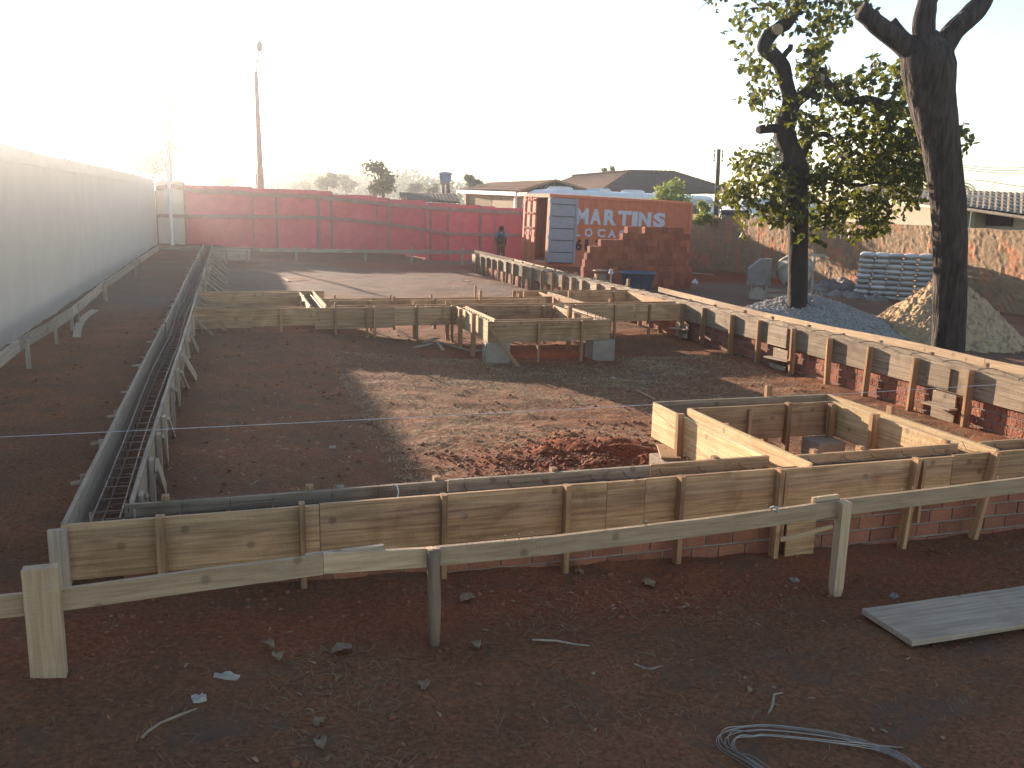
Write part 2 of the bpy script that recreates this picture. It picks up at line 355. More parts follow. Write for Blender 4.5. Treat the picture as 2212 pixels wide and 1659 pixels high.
def claywall():
    m=M('footing_brick',(.30,.12,.072),.92,(.22,.085,.052),5,.6,bump=.7,bscale=45); n=m.node_tree.nodes; L=m.node_tree.links
    b=n['Principled BSDF']; src=b.inputs['Base Color'].links[0].from_socket
    geo=n.new('ShaderNodeNewGeometry'); hs=n.new('ShaderNodeHueSaturation'); ma=n.new('ShaderNodeMapRange'); ma.inputs[3].default_value=.78; ma.inputs[4].default_value=1.2
    L.new(geo.outputs['Random Per Island'],ma.inputs[0]); L.new(ma.outputs[0],hs.inputs['Value']); L.new(src,hs.inputs['Color']); L.new(hs.outputs[0],b.inputs['Base Color']); return m
CLAYW=claywall()
brick_wall('brick_footing',(3.5,4.86,-.6),'red brick footing under the nearest formwork run',-.6,8.0,-.302,.17,-.75,'x',YF+.045)
XR=7.6
brick_wall('brick_footing',(7.7,14,-.6),'red brick footing along the right hand formwork',5.0,28.6,-.302,.17,-.75,'y',XR+.04)
# ---- right run
rr=thing('beam_formwork',(7.75,14,-.5),'weathered timber formwork run along the right side with many upright studs','formwork',FG)
y=5.02; k=0
lens=[1.7,2.4,2.3,2.7,3.0,2.2,2.8,2.5,3.0,2.9]
for Lb in lens:
    y1=min(28.5,y+Lb)
    board(rr,(XR+.0125,y1-.002),(XR+.0125,y+.002),top=U(-.012,.004),h=.3,mat=W_OLD)
    board(rr,(XR+.27,y1-.05),(XR+.27,y-.05),top=U(-.0,.018),h=.3,mat=W_OLD); y=y1
    if y>=28.5: break
rstuds=[]
for cx,cy in((325,640),(490,680),(655,715),(855,765),(1070,810),(1310,870),(1580,937),(1905,1005)):
    rstuds.append(PX(1404+cx*.3652,432+cy*.3652,XR-.03).y)
yy=rstuds[0]+.75
while yy<28.4: rstuds.append(yy); yy+=U(.62,.86)
rstuds+=[5.95,5.35]
for yv in rstuds: stud(rr,XR-.042,yv,gbase(XR,yv)-.05,U(-.01,.02),w=.035,d=.08,along='y',lean=U(-.03,.03))
yv=5.4
while yv<28.3: stud(rr,XR+.33,yv,-.6,U(.01,.05),w=.04,d=.05,along='y'); yv+=U(.7,1.0)
# taller stakes and a plank sheet patches on the inner face
for px,py,h in((1283,590,.13),(1373,605,.16),(1215,580,.06)):
    p=P(px,py,.0); stud(rr,XR+.33,P(px,py+14,0).y,-.6,h,w=.06,d=.05,along='y')
def patch(cx0,cy0,cx1,cy1,off,nm='patch_panel',mt=W_OLD):
    a=PX(1404+cx0*.3652,432+cy0*.3652,XR-off); b=PX(1404+cx1*.3652,432+cy1*.3652,XR-off)
    timber(nm,(XR-off,a.y,(a.z+b.z)/2),(XR-off,b.y,(a.z+b.z)/2),abs(a.z-b.z),.02,mt,rr)
patch(705,735,805,878,.02); patch(735,870,812,955,.0); patch(710,960,800,1015,.035,'patch_panel',CONC)
patch(1645,965,1765,1125,.02); patch(1680,1120,1795,1320,.0)
patch(160,720,220,820,.03,'patch_panel',CONC)
for c0,c1 in(((690,925),(832,955)),((1630,1195),(1795,1240)),((130,755),(218,768))):
    a=PX(1404+c0[0]*.3652,432+c0[1]*.3652,XR-.07); b=PX(1404+c1[0]*.3652,432+c1[1]*.3652,XR-.07)
    timber('bracket',a,b,.02,.12,W_GREY,rr)
for i in range(46):
    yq=5.4+i*.5+U(-.08,.08); m=MB(); m.tube([(XR,yq,.01),(XR+.06,yq,.03),(XR+.2,yq,.028),(XR+.27,yq,.012)],.004,5); m.build('tie_wire',STEEL,rr)
m=MB()
for x_,z_ in((XR+.07,-.07),(XR+.21,-.07)): m.tube([(x_,5.1,z_),(x_,28.4,z_)],.005,6)
m.build('long_bar',STEEL,rr)
# ---- left run with rebar ladder
XL=-.875; XLI=-.585
lf=thing('beam_formwork',(-.7,18,-.4),'timber formwork channel along the left side with slanting braces and a rebar ladder','formwork',FG)
y=YF; k=0
while y<32.9:
    y1=min(33,y+U(2.4,3.1)); dx=.012*math.sin(y*.6)
    board(lf,(XL+.0125+dx,y1-.002),(XL+.0125+.012*math.sin(y1*.6)*0+dx,y+.002),top=U(-.006,.012),h=.34,mat=W_GREY); y=y1
y=5.0
while y<32.9:
    y1=min(33,y+U(2.2,2.9)); board(lf,(XLI+.0125,y1-.002),(XLI+.0125,y+.002),top=U(-.008,.006),h=.3,mat=W_GREY); y=y1
timber('stud',(XL-.01,YF-.03,-.42),(XL-.01,YF-.03,-.01),.03,.09,W_GREY,lf,upv=(0,1,0))
# studs + braces inside (pixel spots from the photo, on the inner face)
def LQ(cx,cy): return (108+cx*.3256,648+cy*.3256)
bs=[((500,1300),(585,1380)),((570,1070),(768,1305)),((618,900),(780,1130)),((670,780),(828,942)),((730,590),(850,725)),((775,470),(925,622)),((820,372),(972,548)),((860,265),(945,395)),((880,222),(985,365)),((895,105),(1010,215))]
for i,(a,b) in enumerate(bs):
    pa=P(*LQ(*a),-.03); yv=max(5.12,pa.y); pz=-.02
    stud(lf,XLI+.05,yv,gbase(XLI,yv)-.05,min(.01,max(-.06,pz)),w=.09,d=.025,along='y',mat=W_GREY)
    q=P(*LQ(*b),gbase(.1,yv)); 
    if i in(1,6,8): timber('brace',(XLI+.08,yv,-.06),(q.x,q.y,gbase(q.x,q.y)),.09,.02,W_GREY,lf)
    else: timber('brace',(XLI+.08,yv,-.04),(q.x,q.y,gbase(q.x,q.y)),.028,.02,W_GREY,lf)
yv=13.2
while yv<32:
    stud(lf,XLI+.05,yv,-.45,-.01,w=.06,d=.03,along='y',mat=W_GREY)
    timber('brace',(XLI+.08,yv,-.04),(XLI+.08+U(.35,.5),yv-.1,-.42),.03,.02,W_GREY,lf); yv+=U(.8,1.1)
yv=5.7
while yv<31:
    timber('stud',(XL-.01,yv,-.4),(XL-.03,yv,-.02),.03,.03,W_GREY,lf,upv=(0,1,0))
    z_=U(-.1,-.03); timber('tie_end',(XL,yv+.1,z_),(XL-.11,yv+.1+U(-.03,.03),z_-.01),.018,.02,W_GREY,lf); yv+=U(.75,1.2)
cg=thing('rebar_cage',(-.72,10,-.3),'long ladder shaped rebar cage lying inside the left formwork channel','rebar cage')
for x_,z_ in((-.80,-.12),(-.655,-.12),(-.80,-.27),(-.655,-.27)):
    m=MB(); pts=[(x_+.015*math.sin(q*.9+x_*7),4.86+q*.9,z_+.012*math.sin(q*1.3)) for q in range(26)]; m.tube(pts,.005,6); m.build('long_bar',CAGE,cg)
for i in range(98):
    yq=5.02+i*.215+U(-.02,.02); dz=.012*math.sin((yq-4.86)/.9*1.3); dx=.015*math.sin((yq-4.86))
    m=MB(); a=(-.805+dx,yq,-.115+dz); m.tube([a,(-.65+dx,yq+U(-.01,.01),-.115+dz),(-.65+dx,yq,-.275),(-.805+dx,yq,-.275),a],.0034,5); m.build('stirrup',CAGE,cg)
for px,py in((196,1130),(292,1130)):
    p=PY(px,py,YF+.06); m=MB(); m.tube([(p.x,YF+.06,-.25),(p.x,YF+.06,.035)],.006,6); m.build('long_bar',CAGE,cg)
# ---- cross run (main)
YM=13.95
cr=thing('beam_formwork',(1.5,14.1,-.4),'timber formwork crossing the site from the left run to the small box','formwork',FG)
for a,b,t_,h_ in((-.56,.28,0,.29),(.282,1.22,.0,.27),(1.222,2.46,0,.33),(2.462,3.5,.0,.3)): board(cr,(a,YM),(b,YM),top=t_,h=h_,mat=W_NEW)
for a,b in((-.56,1.1),(1.5,3.0),(3.01,5.4)): board(cr,(a,YM+.26),(b,YM+.26),top=0,h=.3)
for px in(262,540-0,): pass
def mp1(cx,cy): return (540+cx*.2441,594+cy*.2441)
for cx,cy,h in((270,280,0),(755,222,.14),(1035,290,0),(1103,275,.02),(1478,262,.05),(1790,275,.01)):
    x=PY(*mp1(cx,284),YM-.04).x; stud(cr,x,YM-.04,gbase(x,YM)-.05,.01+h*.5,w=.035,d=.045)
for cx in(1455,1750,1745): 
    x=PY(*mp1(cx,262),YM+.3).x; stud(cr,x,YM+.3,-.6,.05,w=.05,d=.03)
# ---- cross run right
c2=thing('beam_formwork',(6.5,14.1,-.4),'timber formwork between the small box and the right hand run','formwork',FG)
board(c2,(5.15,YM),(6.6,YM),0,.3); board(c2,(6.602,YM),(7.56,YM),0,.3)
board(c2,(5.35,YM+.26),(7.56,YM+.26),.004,.3)
def mp2(cx,cy): return (972+cx*.1953,594+cy*.1953)
for cx in(1385,1830,2210): x=PY(*mp2(cx,340),YM-.03).x; stud(c2,x,YM-.035,gbase(x,YM)-.05,.0,w=.03,d=.045)
for cx in(1773,): x=PY(*mp2(cx,300),YM+.3).x; stud(c2,x,YM+.3,-.5,.06,w=.05,d=.03)
# ---- middle run behind
c3=thing('beam_formwork',(3.3,15.1,-.4),'narrow timber formwork just behind the main cross run','formwork',FG)
for a,b in((1.42,3.2),(3.202,5.6)): board(c3,(a,15.27),(b,15.27),0,.3)
for a,b in((1.55,2.9),(2.902,5.35)): board(c3,(a,14.93),(b,14.93),0,.3)
for cx,cy,h in((940,228,.02),(1065,240,.0),(1270,213,.07),(1632,226,.03),(2037,170,.16)):
    x=PY(*mp1(cx,235),14.9).x; stud(c3,x,14.88,-.5,h,w=.05,d=.04)
for cx,cy,h in((1243,203,.05),(1605,203,.06),(1995,150,.2),(750,195,.05)):
    x=PY(*mp1(cx,218),15.31).x; stud(c3,x,15.31,-.5,h,w=.035,d=.03)
for cx,h in((825,.1),(768,.05),(1320,.1)): x=PY(*mp2(cx,270),15.31).x; stud(c3,x,15.31,-.5,h,w=.05,d=.04)
# ---- left back run and its link
c4=thing('beam_formwork',(.3,15.6,-.4),'timber formwork at left behind the cross run, open at its sunlit end','formwork',FG)
board(c4,(-.56,16.35),(1.16,16.35),0,.3); board(c4,(-.56,16.6),(1.62,16.6),0,.3)
board(c4,(1.17,16.33),(1.17,14.24),0,.3,mat=W_LIT); board(c4,(1.42,16.58),(1.42,14.24),0,.3,mat=W_LIT)
stud(c4,1.12,15.1,-.5,-.02,along='y'); stud(c4,1.12,16.0,-.5,-.02,along='y')
for i in range(14):
    yq=14.4+i*.15; m=MB(); m.tube([(1.22,yq,-.05),(1.37,yq,-.05),(1.37,yq,-.2),(1.22,yq,-.2),(1.22,yq,-.05)],.004,5); m.build('stirrup',STEEL,c4)
for x_ in(1.23,1.36): m=MB(); m.tube([(x_,14.3,-.05),(x_,16.5,-.05)],.006,6); m.build('long_bar',STEEL,c4)
# ---- right back run
c5=thing('beam_formwork',(6.5,16,-.4),'timber formwork behind the cross run reaching the right hand run','formwork',FG)
board(c5,(5.2,16.15),(5.62,16.15),0,.3); board(c5,(5.85,16.15),(7.56,16.15),0,.3); board(c5,(5.2,16.4),(7.56,16.4),0,.3)
board(c5,(5.63,16.13),(5.63,14.97),0,.3); board(c5,(5.83,16.13),(5.83,14.24),0,.3)
for cx in(1355,1817,1150): x=PY(*mp2(cx,190),16.11).x; stud(c5,x,16.11,-.5,0.0,w=.03,d=.04)
board(c5,(7.5,16.13),(7.5,14.24),0,.2)
# ---- small box
b1=thing('beam_formwork',(4.4,12.9,-.5),'small square timber formwork box resting on two concrete stumps mid site','formwork',FG)
board(b1,(3.47,12.02),(5.33,12.02),0,.3,mat=W_NEW); board(b1,(3.62,12.22),(5.12,12.22),-.0,.3)
board(b1,(3.47,13.92),(3.47,12.04),0,.3,mat=W_LIT); board(b1,(3.62,13.92),(3.62,12.24),.004,.3,mat=W_LIT)
board(b1,(5.14,13.92),(5.14,12.24),0,.3); board(b1,(5.33,13.92),(5.33,12.04),0,.3)
board(b1,(3.65,13.93),(5.11,13.93),0,.3)
for x,y_,h,al,wd in((3.4,12.62,.05,'y',.07),(3.4,13.4,.02,'y',.06),(4.2,11.98,-.03,'x',.03),(4.87,11.98,.0,'x',.03),(5.07,13.0,.08,'y',.06),(4.95,13.88,-.0,'x',.035),(3.68,12.7,-.02,'y',.06),(3.98,13.88,-.1,'x',.04)):
    stud(b1,x,y_,gbase(x,y_)-.05,h,w=wd,d=.06,along=al)
timber('brace',(3.5,11.99,-.12),(3.82,11.62,-.63),.05,.02,W_RED,b1)
for i in range(12): yq=12.3+i*.14; m=MB(); m.tube([(3.5,yq,.0),(3.59,yq+.02,-.01),(3.59,yq,-.18)],.004,5); m.build('stirrup',STEEL,b1)
for x_ in(3.51,3.58,5.2,5.28): m=MB(); m.tube([(x_,12.1,-.02),(x_,13.9,-.02)],.005,6); m.build('long_bar',STEEL,b1)
for x_,y_ in((5.2,12.1),(5.24,12.35),(5.29,12.2),(5.21,12.6)): m=MB(); m.tube([(x_,y_,-.3),(x_,y_,.05)],.006,6); m.build('starter_bar',STEEL,b1)
def block(x0,y0,x1,y1,z0,z1,label):
    m=MB(); nseg=3
    m.box((x0,y0,z0),(x1,y1,z1)); o=m.build('concrete_block',CONC,None,origin=((x0+x1)/2,(y0+y1)/2,z0)); 
    bv=o.modifiers.new('b','BEVEL'); bv.width=.008; bv.segments=2
    return tag(o,label,'concrete block','concrete stumps under the formwork boxes')
block(3.42,11.98,3.78,12.2,-.72,-.302,'grey concrete stump under the left corner of the small box')
block(5.05,11.95,5.40,12.25,-.72,-.302,'grey concrete stump under the right corner of the small box')
# ---- large box by the front
b2=thing('beam_formwork',(4.4,5.8,-.5),'large sunlit square timber formwork box joined to the nearest run','formwork',FG)
board(b2,(3.44,6.74),(3.44,5.03),0,.3,mat=W_LIT); board(b2,(3.62,6.46),(3.64,4.82),0.004,.3,mat=W_LIT)
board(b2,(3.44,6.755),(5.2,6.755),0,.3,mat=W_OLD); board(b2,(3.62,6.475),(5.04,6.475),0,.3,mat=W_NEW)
board(b2,(5.05,6.46),(5.05,5.03),0,.3,mat=W_LIT); board(b2,(5.21,6.74),(5.215,4.82),.0,.3,mat=W_LIT)
for x,y_,h,al,wd,dd in((3.4,6.2,.03,'y',.045,.06),(4.58,6.44,.015,'x',.04,.06),(4.98,6.38,.0,'x',.05,.05),(5.0,5.86,.03,'y',.04,.07),(4.62,6.82,.09,'x',.055,.04),(5.27,6.0,.05,'y',.06,.03),(3.70,6.0,-.02,'y',.05,.05),(4.2,6.44,-.03,'x',.03,.04)):
    stud(b2,x,y_,gbase(x,y_)-.05,h,w=wd,d=dd,along=al,lean=.03 if (x,y_)==(3.4,6.2) else 0)
timber('shelf',(3.30,6.12,-.315),(3.45,6.5,-.315),.16,.018,W_NEW,b2,upv=(1,0,0))
block(3.22,6.05,3.42,6.35,-.75,-.33,'concrete stump beside the left corner of the large sunlit box')
block(4.75,6.2,5.02,6.45,-.75,-.302,'concrete stump inside the back right corner of the large box')
# plywood sheet + stick leaning on the front footing
pw=thing('plywood_offcut',(3.6,4.68,-.6),'squarish plywood offcut propped on the front brick footing beside the rail post','plywood')
a=PY(1703,1110,4.7); b=PY(1765,1100,4.7); timber('sheet',(a.x,4.705,-.44),(b.x,4.705,-.44),.32,.015,W_NEW,pw)
a=PY(1685,1166,4.6); b=PY(1797,1137,4.6); timber('batten',a,b,.025,.02,W_RAIL,pw)
# ---- far form end
ff=thing('beam_formwork',(1.6,30.4,-.4),'pale form board set across the far end near the left run','formwork',FG)
a=P(468,534,0); b=P(539,535,0); board(ff,(a.x,30.5),(b.x,30.5),0,.38,mat=W_GREY); stud(ff,b.x-.1,30.45,-.5,-.02,w=.08,d=.03,mat=W_GREY); stud(ff,a.x+.3,30.45,-.5,-.02,w=.06,d=.03,mat=W_GREY)

# ================================================================== BATTER BOARDS
BG='levelling rails on short posts round the site'
bf=thing('batter_board',(1.5,4.0,-.5),'pale horizontal rail on three posts crossing the foreground','batter board',BG)
LOG=M('bark_post',(.30,.21,.14),.95,(.12,.08,.055),6,.9,bump=.9,bscale=30,stretch=(1,1,.3))
BYL=lambda x:3.92+.055*(x+1)
def onrail(px,py):
    Yv=4.0
    for _ in range(6): p=PY(px,py,Yv); Yv=BYL(p.x)
    return p
pts=[(-60,1292),(60,1280),(200,1262),(420,1232),(697,1197),(920,1183),(1200,1157),(1500,1122),(1700,1096),(1815,1079),(2000,1057),(2212,1031),(2330,1017)]
def rail(seg,nm='rail',hh=.098):
    ps=[onrail(*q) for q in seg]
    V=[];n=len(ps)
    for p in ps:
        for dy,dz in((-.0125,-hh),(.0125,-hh),(.0125,0),(-.0125,0)): V.append(Vector((p.x,p.y+dy,p.z+dz))-bf.location)
    Fc=[(0,3,2,1),tuple((n-1)*4+q for q in range(4))]
    for i in range(n-1):
        for j in range(4): j2=(j+1)%4; Fc.append((i*4+j,i*4+j2,(i+1)*4+j2,(i+1)*4+j))
    return link(nm,mesh(nm,V,Fc,W_RAIL),bf)
rail(pts[0:5]); rail([(698,1195)]+pts[5:6]+[(935,1181)]); rail([(938,1181)]+pts[6:10]); rail([(1818,1078)]+pts[10:])
def post(px,py,w,d,zb,name='post',mat=W_GREY,dy=-.04,par=None):
    p=onrail(px,py); return timber(name,(p.x,p.y+dy,zb),(p.x,p.y+dy,p.z),d,w,mat,par or bf,upv=(0,1,0),taper=.55)
post(90,1217,.135,.055,-.5,mat=W_RAIL); m=MB(); p=onrail(934,1181); m.tube([(p.x,p.y-.045,-.62),(p.x+.004,p.y-.043,-.3),(p.x-.003,p.y-.045,p.z-.1),(p.x,p.y-.045,p.z+.004)],[.026,.034,.033,.036],12,True,.12,3,.004); m.build('post',LOG,bf,True); post(1815,1079,.062,.06,-.66,mat=W_RAIL)
timber('splice',onrail(660,1200)+Vector((0,.02,-.012)),onrail(830,1184)+Vector((0,.02,0)),.02,.02,W_GREY,bf)
timber('splice',onrail(1760,1086)+Vector((0,.025,-.0)),onrail(1815,1079)+Vector((0,.025,.0)),.05,.02,W_RAIL,bf)
for px,py in((1090,1168),(1120,1165),(1148,1162),(1393,1137),(1395,1136),(1948,1064),(1970,1061),(1990,1059),(2155,1038),(1655,1100)):
    p=onrail(px,py); m=MB(); m.tube([p+Vector((0,0,-.01)),p+Vector((.003,0,.028))],.0022,6); m.tube([p+Vector((.003,0,.026)),p+Vector((.003,0,.029))],.005,8); m.build('nail',WIREM,bf)
m=MB(); p=onrail(1671,1098); m.tube([p+Vector((-.02,0,0)),p+Vector((-.01,-.015,.014)),p+Vector((.01,-.018,.01)),p+Vector((.02,-.014,-.02))],.008,7); o=m.build('cord_knot',M('pale_cord',(.4,.4,.42),.8)); tag(o,'small knot of pale cord tied round the foreground rail','knot')
# right near rail
XB=8.5
br=thing('batter_board',(8.5,11,-.5),'bright sunlit rail running behind the right formwork past both trees','batter board',BG)
rp=[(1423,620),(1548,650),(1652,675),(1806,707),(1990,743),(2130,775),(2290,809)]
yv=[PX(a,b,XB) for a,b in rp]
for i in range(len(yv)-1): timber('rail',yv[i]+Vector((0,-.003,-.048)),yv[i+1]+Vector((0,.003,-.048)),.098,.025,W_RAIL,br)
for px,py,h,wd in((1545,650,-.0,.06),(1652,675,0,.07),(1848,716,-.1,.05),(2128,775,0,.09)):
    p=PX(px,py,XB); timber('post',(XB+.04,p.y,-.8),(XB+.04,p.y,p.z-.02),.05,wd,W_GREY,br,upv=(1,0,0),taper=.6)
# right far rail
bq=thing('batter_board',(8.4,27,-.5),'far stretch of rail on the right, its near end drooping in the sun','batter board',BG)
ps=[PX(1025,541,XB-.5),PX(1110,560,XB),PX(1205,584,XB),PX(1248,601,XB+.02)]
for a,b in zip(ps[:-1],ps[1:]): timber('rail',a+Vector((0,0,-.045)),b+Vector((0,0,-.045)),.12,.025,W_RAIL,bq)
for q in ps[1:]: timber('post',(q.x+.03,q.y,-.65),(q.x+.03,q.y,q.z),.05,.05,W_GREY,bq,upv=(1,0,0),taper=.6)
# left rail
bl=thing('batter_board',(-2.3,20,-.4),'long pale rail beside the left hoarding','batter board',BG)
lp=[(-20,775),(50,733),(125,690),(170,665),(245,612),(300,560),(342,530)]
ps=[P(a,b,.0) for a,b in lp]
for p in ps: p.x=-2.3+.05*math.sin(p.y)
for a,b in zip(ps[:-1],ps[1:]): timber('rail',a+Vector((0,.003,-.07)),b+Vector((0,-.003,-.07)),.14,.025,W_GREY,bl)
for p in ps[1:6]+[Vector((-2.3,14.9,0)),Vector((-2.3,18,0)),Vector((-2.3,24,0))]: timber('post',(-2.26,p.y,-.6),(-2.26,p.y,p.z-.01),.04,.04,W_GREY,bl,upv=(1,0,0),taper=.5)
# far rail
bk=thing('batter_board',(3,32.2,-.4),'long rail crossing the far end in front of the red hoarding','batter board',BG)
ks=[(342,530),(560,535),(760,538),(900,540),(1027,541)]
ps=[PY(a,b,32.2) for a,b in ks]
for a,b in zip(ps[:-1],ps[1:]): timber('rail',a+Vector((0,0,-.07)),b+Vector((0,0,-.07)),.13,.025,W_GREY,bk)
for px in(430,640,790,890,1000): p=PY(px,540,32.2); timber('post',(p.x,32.24,-.75),(p.x,32.24,.02),.06,.08,W_GREY,bk,upv=(0,1,0),taper=.6)

# ================================================================== loose timber
def plank(label,quadpx,z,t=.025,mat=W_OLD,name='plank',cat='plank',group=None):
    q=[P(*a,z) for a in quadpx]; c=sum(q,Vector())/4
    d=((q[2]+q[3])/2-(q[0]+q[1])/2); Lg=d.length; wd=((q[1]-q[0]).length+(q[2]-q[3]).length)/2
    a=(q[0]+q[1])/2; b=(q[2]+q[3])/2
    o=timber(name,(a.x,a.y,z),(b.x,b.y,z),wd,t,mat,None,upv=(q[0]-q[1]).normalized()); return tag(o,label,cat,group)
plank('wide grey scaffold plank lying flat on the soil at lower right',[(1870,1326),(1960,1384),(2290,1330),(2290,1268)],-.55,.03,W_GREY)
m=MB(); prev=None; Vv=[];Ff=[]
cp=[(157,729),(160,712),(167,697),(180,681),(197,668)]
for i,(a,b) in enumerate(cp):
    p=P(a,b,-.32); q=P(a+17,b+1,-.32)
    for t_ in(0,.012): Vv+= [(p.x,p.y,-.32+t_+.02*math.sin(i)),(q.x,q.y,-.32+t_+.02*math.sin(i))]
for i in range(len(cp)-1):
    a=i*4; Ff+=[(a,a+4,a+5,a+1),(a+2,a+3,a+7,a+6),(a,a+2,a+6,a+4),(a+1,a+5,a+7,a+3)]
Ff+=[(0,1,3,2),(16,18,19,17)]
tag(link('plywood_strip',mesh('plywood_strip',Vv,Ff,W_GREY)),'curved pale plywood strip lying beside the left rail','plywood')
def stick(label,a,b,z,w=.05,t=.02,mat=W_GREY,lift=0,cat='timber offcut',group='timber offcuts lying on the soil',name='timber_offcut'):
    p=P(*a,z); q=P(*b,z); p.z=gz(p.x,p.y)+t/2+.003; q.z=gz(q.x,q.y)+t/2+.003+lift
    return tag(timber(name,p,q,t,w,mat,None),label,cat,group)
stick('longest batten of the scrap heap left of the small box',(942,744),(1012,762),-.6,.06)
stick('short batten slanting the other way in the scrap heap left of the small box',(915,752),(945,742),-.6,.08,lift=.03)
stick('batten lying crosswise over the scrap heap left of the small box',(942,745),(957,764),-.6,.05,lift=.0)
stick('weathered batten pointing left from the scrap heap by the small box',(893,766),(935,753),-.6,.05)
stick('broad offcut beside the left stump of the small box',(1012,762),(1036,765),-.62,.16)
stick('thin red brown lath lying beside the straw patch left of the large box',(1372,846),(1412,863),-.6,.03,mat=W_RED)
stick('pale board on the far ground between container and brown wall',(1493,599),(1542,601),-.9,.12,.03)
stick('small white offcut on the far interior soil at left',(612,608),(624,615),-.45,.08,mat=W_RAIL)
stick('small pale offcut on the interior soil near the far right studs',(1000,608),(1014,610),-.45,.09,mat=W_RAIL)
stick('pink brown lath leaning along the foot of the right formwork',(1541,740),(1600,770),-.62,.05,mat=W_RED)

# ================================================================== HOARDINGS
def paint(name,col,col2,sc=3): return M(name,col,.75,col2,sc,.9,bump=.25,bscale=30,rndv=.10)
RED=paint('red_hoarding_paint',(.74,.125,.135),(.56,.09,.10)); GREYP=M('pale_hoarding',(.62,.54,.43),.8,(.55,.475,.375),1.5,.8)
HW=M('hoarding_timber',(.36,.19,.15),.9,(.24,.12,.095),5,.7,bump=.3,rndv=.15)
YFN=40.0
fn=thing('red_hoarding',(5,YFN,-.7),'long red plywood hoarding with timber battens closing the far side','hoarding')
def m2(cx,cy): return (486+cx*.3174,324+cy*.3174)
topk=[(338,392),(372,387),(430,399),(486,399),(562,406),(670,409),(735,416),(840,427),(970,440),(1122,448),(1200,453),(1500,470)]
def ztop(px):
    return PY(px,interp(px,[k[0] for k in topk],[k[1] for k in topk]),YFN).z
xposts=[338,400,486+190*.3174,486+350*.3174,486+635*.3174,486+725*.3174,486+1035*.3174,486+1115*.3174,486+1365*.3174,486+1400*.3174,486+1520*.3174,486+1740*.3174,486+1840*.3174,1135,1200,1270,1340,1420,1500]
midk=[(338,466),(486,468),(600,468),(716,471),(840,484),(965,505),(1122,508),(1500,520)]
for i in range(len(xposts)-1):
    a=PY(xposts[i],450,YFN).x; b=PY(xposts[i+1],450,YFN).x; zt=ztop((xposts[i]+xposts[i+1])/2)
    m=MB(); m.box((a,YFN,gbase(a,YFN)-.1),(b-.006,YFN+.015,zt-U(.0,.05))); m.build('panel',RED if i>=1 else GREYP,fn)
for i,px in enumerate(xposts):
    x=PY(px,450,YFN).x; wd=.12 if i in(4,) else (.09 if i%2 else .05); timber('post',(x,YFN-.03-.004*(i%2),gbase(x,YFN)-.1),(x,YFN-.03-.004*(i%2),ztop(px)-(.03 if i%2 else .35)),.05,wd,HW,fn,upv=(0,1,0))
for nm,ks,dz,hh in(('mid_rail',midk,0,.14),('top_rail',[(k[0],k[1]+12+ (3 if k[0]<900 else 0)) for k in topk],0,.17)):
    pp=[PY(k[0],k[1],YFN-.07) for k in ks if True]
    for a,b in zip(pp[:-1],pp[1:]): timber(nm,a,b+Vector((-.004,0,0)),hh,.025,HW,fn)
# left hoarding
lw=thing('grey_hoarding',(-2.85,18,-.4),'tall pale hoarding along the left side under the sun','hoarding')
XW=-2.85
yv=1.2
while yv<39.9:
    y1=min(39.95,yv+1.22); m=MB(); m.box((XW-.015,yv,-.5),(XW,y1-.001,2.28+U(-.01,.015))); m.build('panel',GREYP,lw)
    yv=y1
timber('top_rail',(XW+.014,1.3,2.1),(XW+.014,39.9,2.1),.10,.022,GREYP,lw)
# ================================================================== SHIPPING CONTAINER
CRED=paint('container_red',(.56,.165,.075),(.45,.12,.055),4); CGREY=paint('container_grey',(.27,.29,.31),(.21,.22,.24),4)
DARKS=M('dark_seam',(.04,.045,.05),.8); WHITE=M('sign_white',(.50,.53,.58),.7,(.40,.43,.48),9,.7); DARKP=M('sign_dark',(.07,.035,.04),.8)
ct=thing('shipping_container',(11.03,30.85,-.57),'rusty red shipping container with white painted lettering and open grey door','container',None,R(4))
ct.rotation_euler.y=.027
def corr(x): 
    q=(x/.07)%4
    return 0 if q<1 else (.036*(q-1) if q<2 else (.036 if q<3 else .036*(4-q)))
def local(mb,name,mat,parent,smooth=False): return link(name,mesh(name,mb.V,mb.F,mat,smooth),parent)
Lc,Wc,Hc=6.06,2.44,2.59
m=MB()
for x0,x1 in((0,.16),(Lc-.12,Lc)):
    for y0,y1 in((0,.14),(Wc-.14,Wc)): m.box((x0,y0-.01,0),(x1,y1,Hc))
m.box((.16,-.005,0),(Lc-.12,.1,.16)); m.box((.16,-.005,Hc-.1),(Lc-.12,.1,Hc-.002)); m.box((.16,Wc-.1,0),(Lc-.12,Wc,.16)); m.box((.16,Wc-.1,Hc-.1),(Lc-.12,Wc,Hc-.002))
m.box((.0,.14,Hc-.12),(.12,Wc-.14,Hc-.003)); m.box((0,.14,0),(.12,Wc-.14,.12)); local(m,'frame',CRED,ct)
def corrwall(x0,x1,z0,z1,y,fn_=corr,flip=1):
    V=[];Fq=[];x=x0;xs_=[]
    k=math.ceil(x0/.07); xs_=[x0]+[i*.07 for i in range(k,int(x1/.07)+1) if i*.07>x0+.001]+[x1]
    for x in xs_: V+=[(x,y+flip*fn_(x),z0),(x,y+flip*fn_(x),z1)]
    for i in range(len(xs_)-1): Fq.append((2*i,2*i+2,2*i+3,2*i+1))
    return V,Fq
V1,F1=corrwall(.16,Lc-.12,.16,Hc-.1,.03); link('side_wall',mesh('side_wall',V1,F1,CRED),ct)
V1,F1=corrwall(.16,Lc-.12,.16,Hc-.1,Wc-.03,flip=-1); link('side_wall',mesh('side_wall',V1,F1,CRED),ct)
m=MB()
for i in range(40): m.box((.1+i*.147,.05,Hc-.03),(.1+i*.147+.09,Wc-.05,Hc+.012))
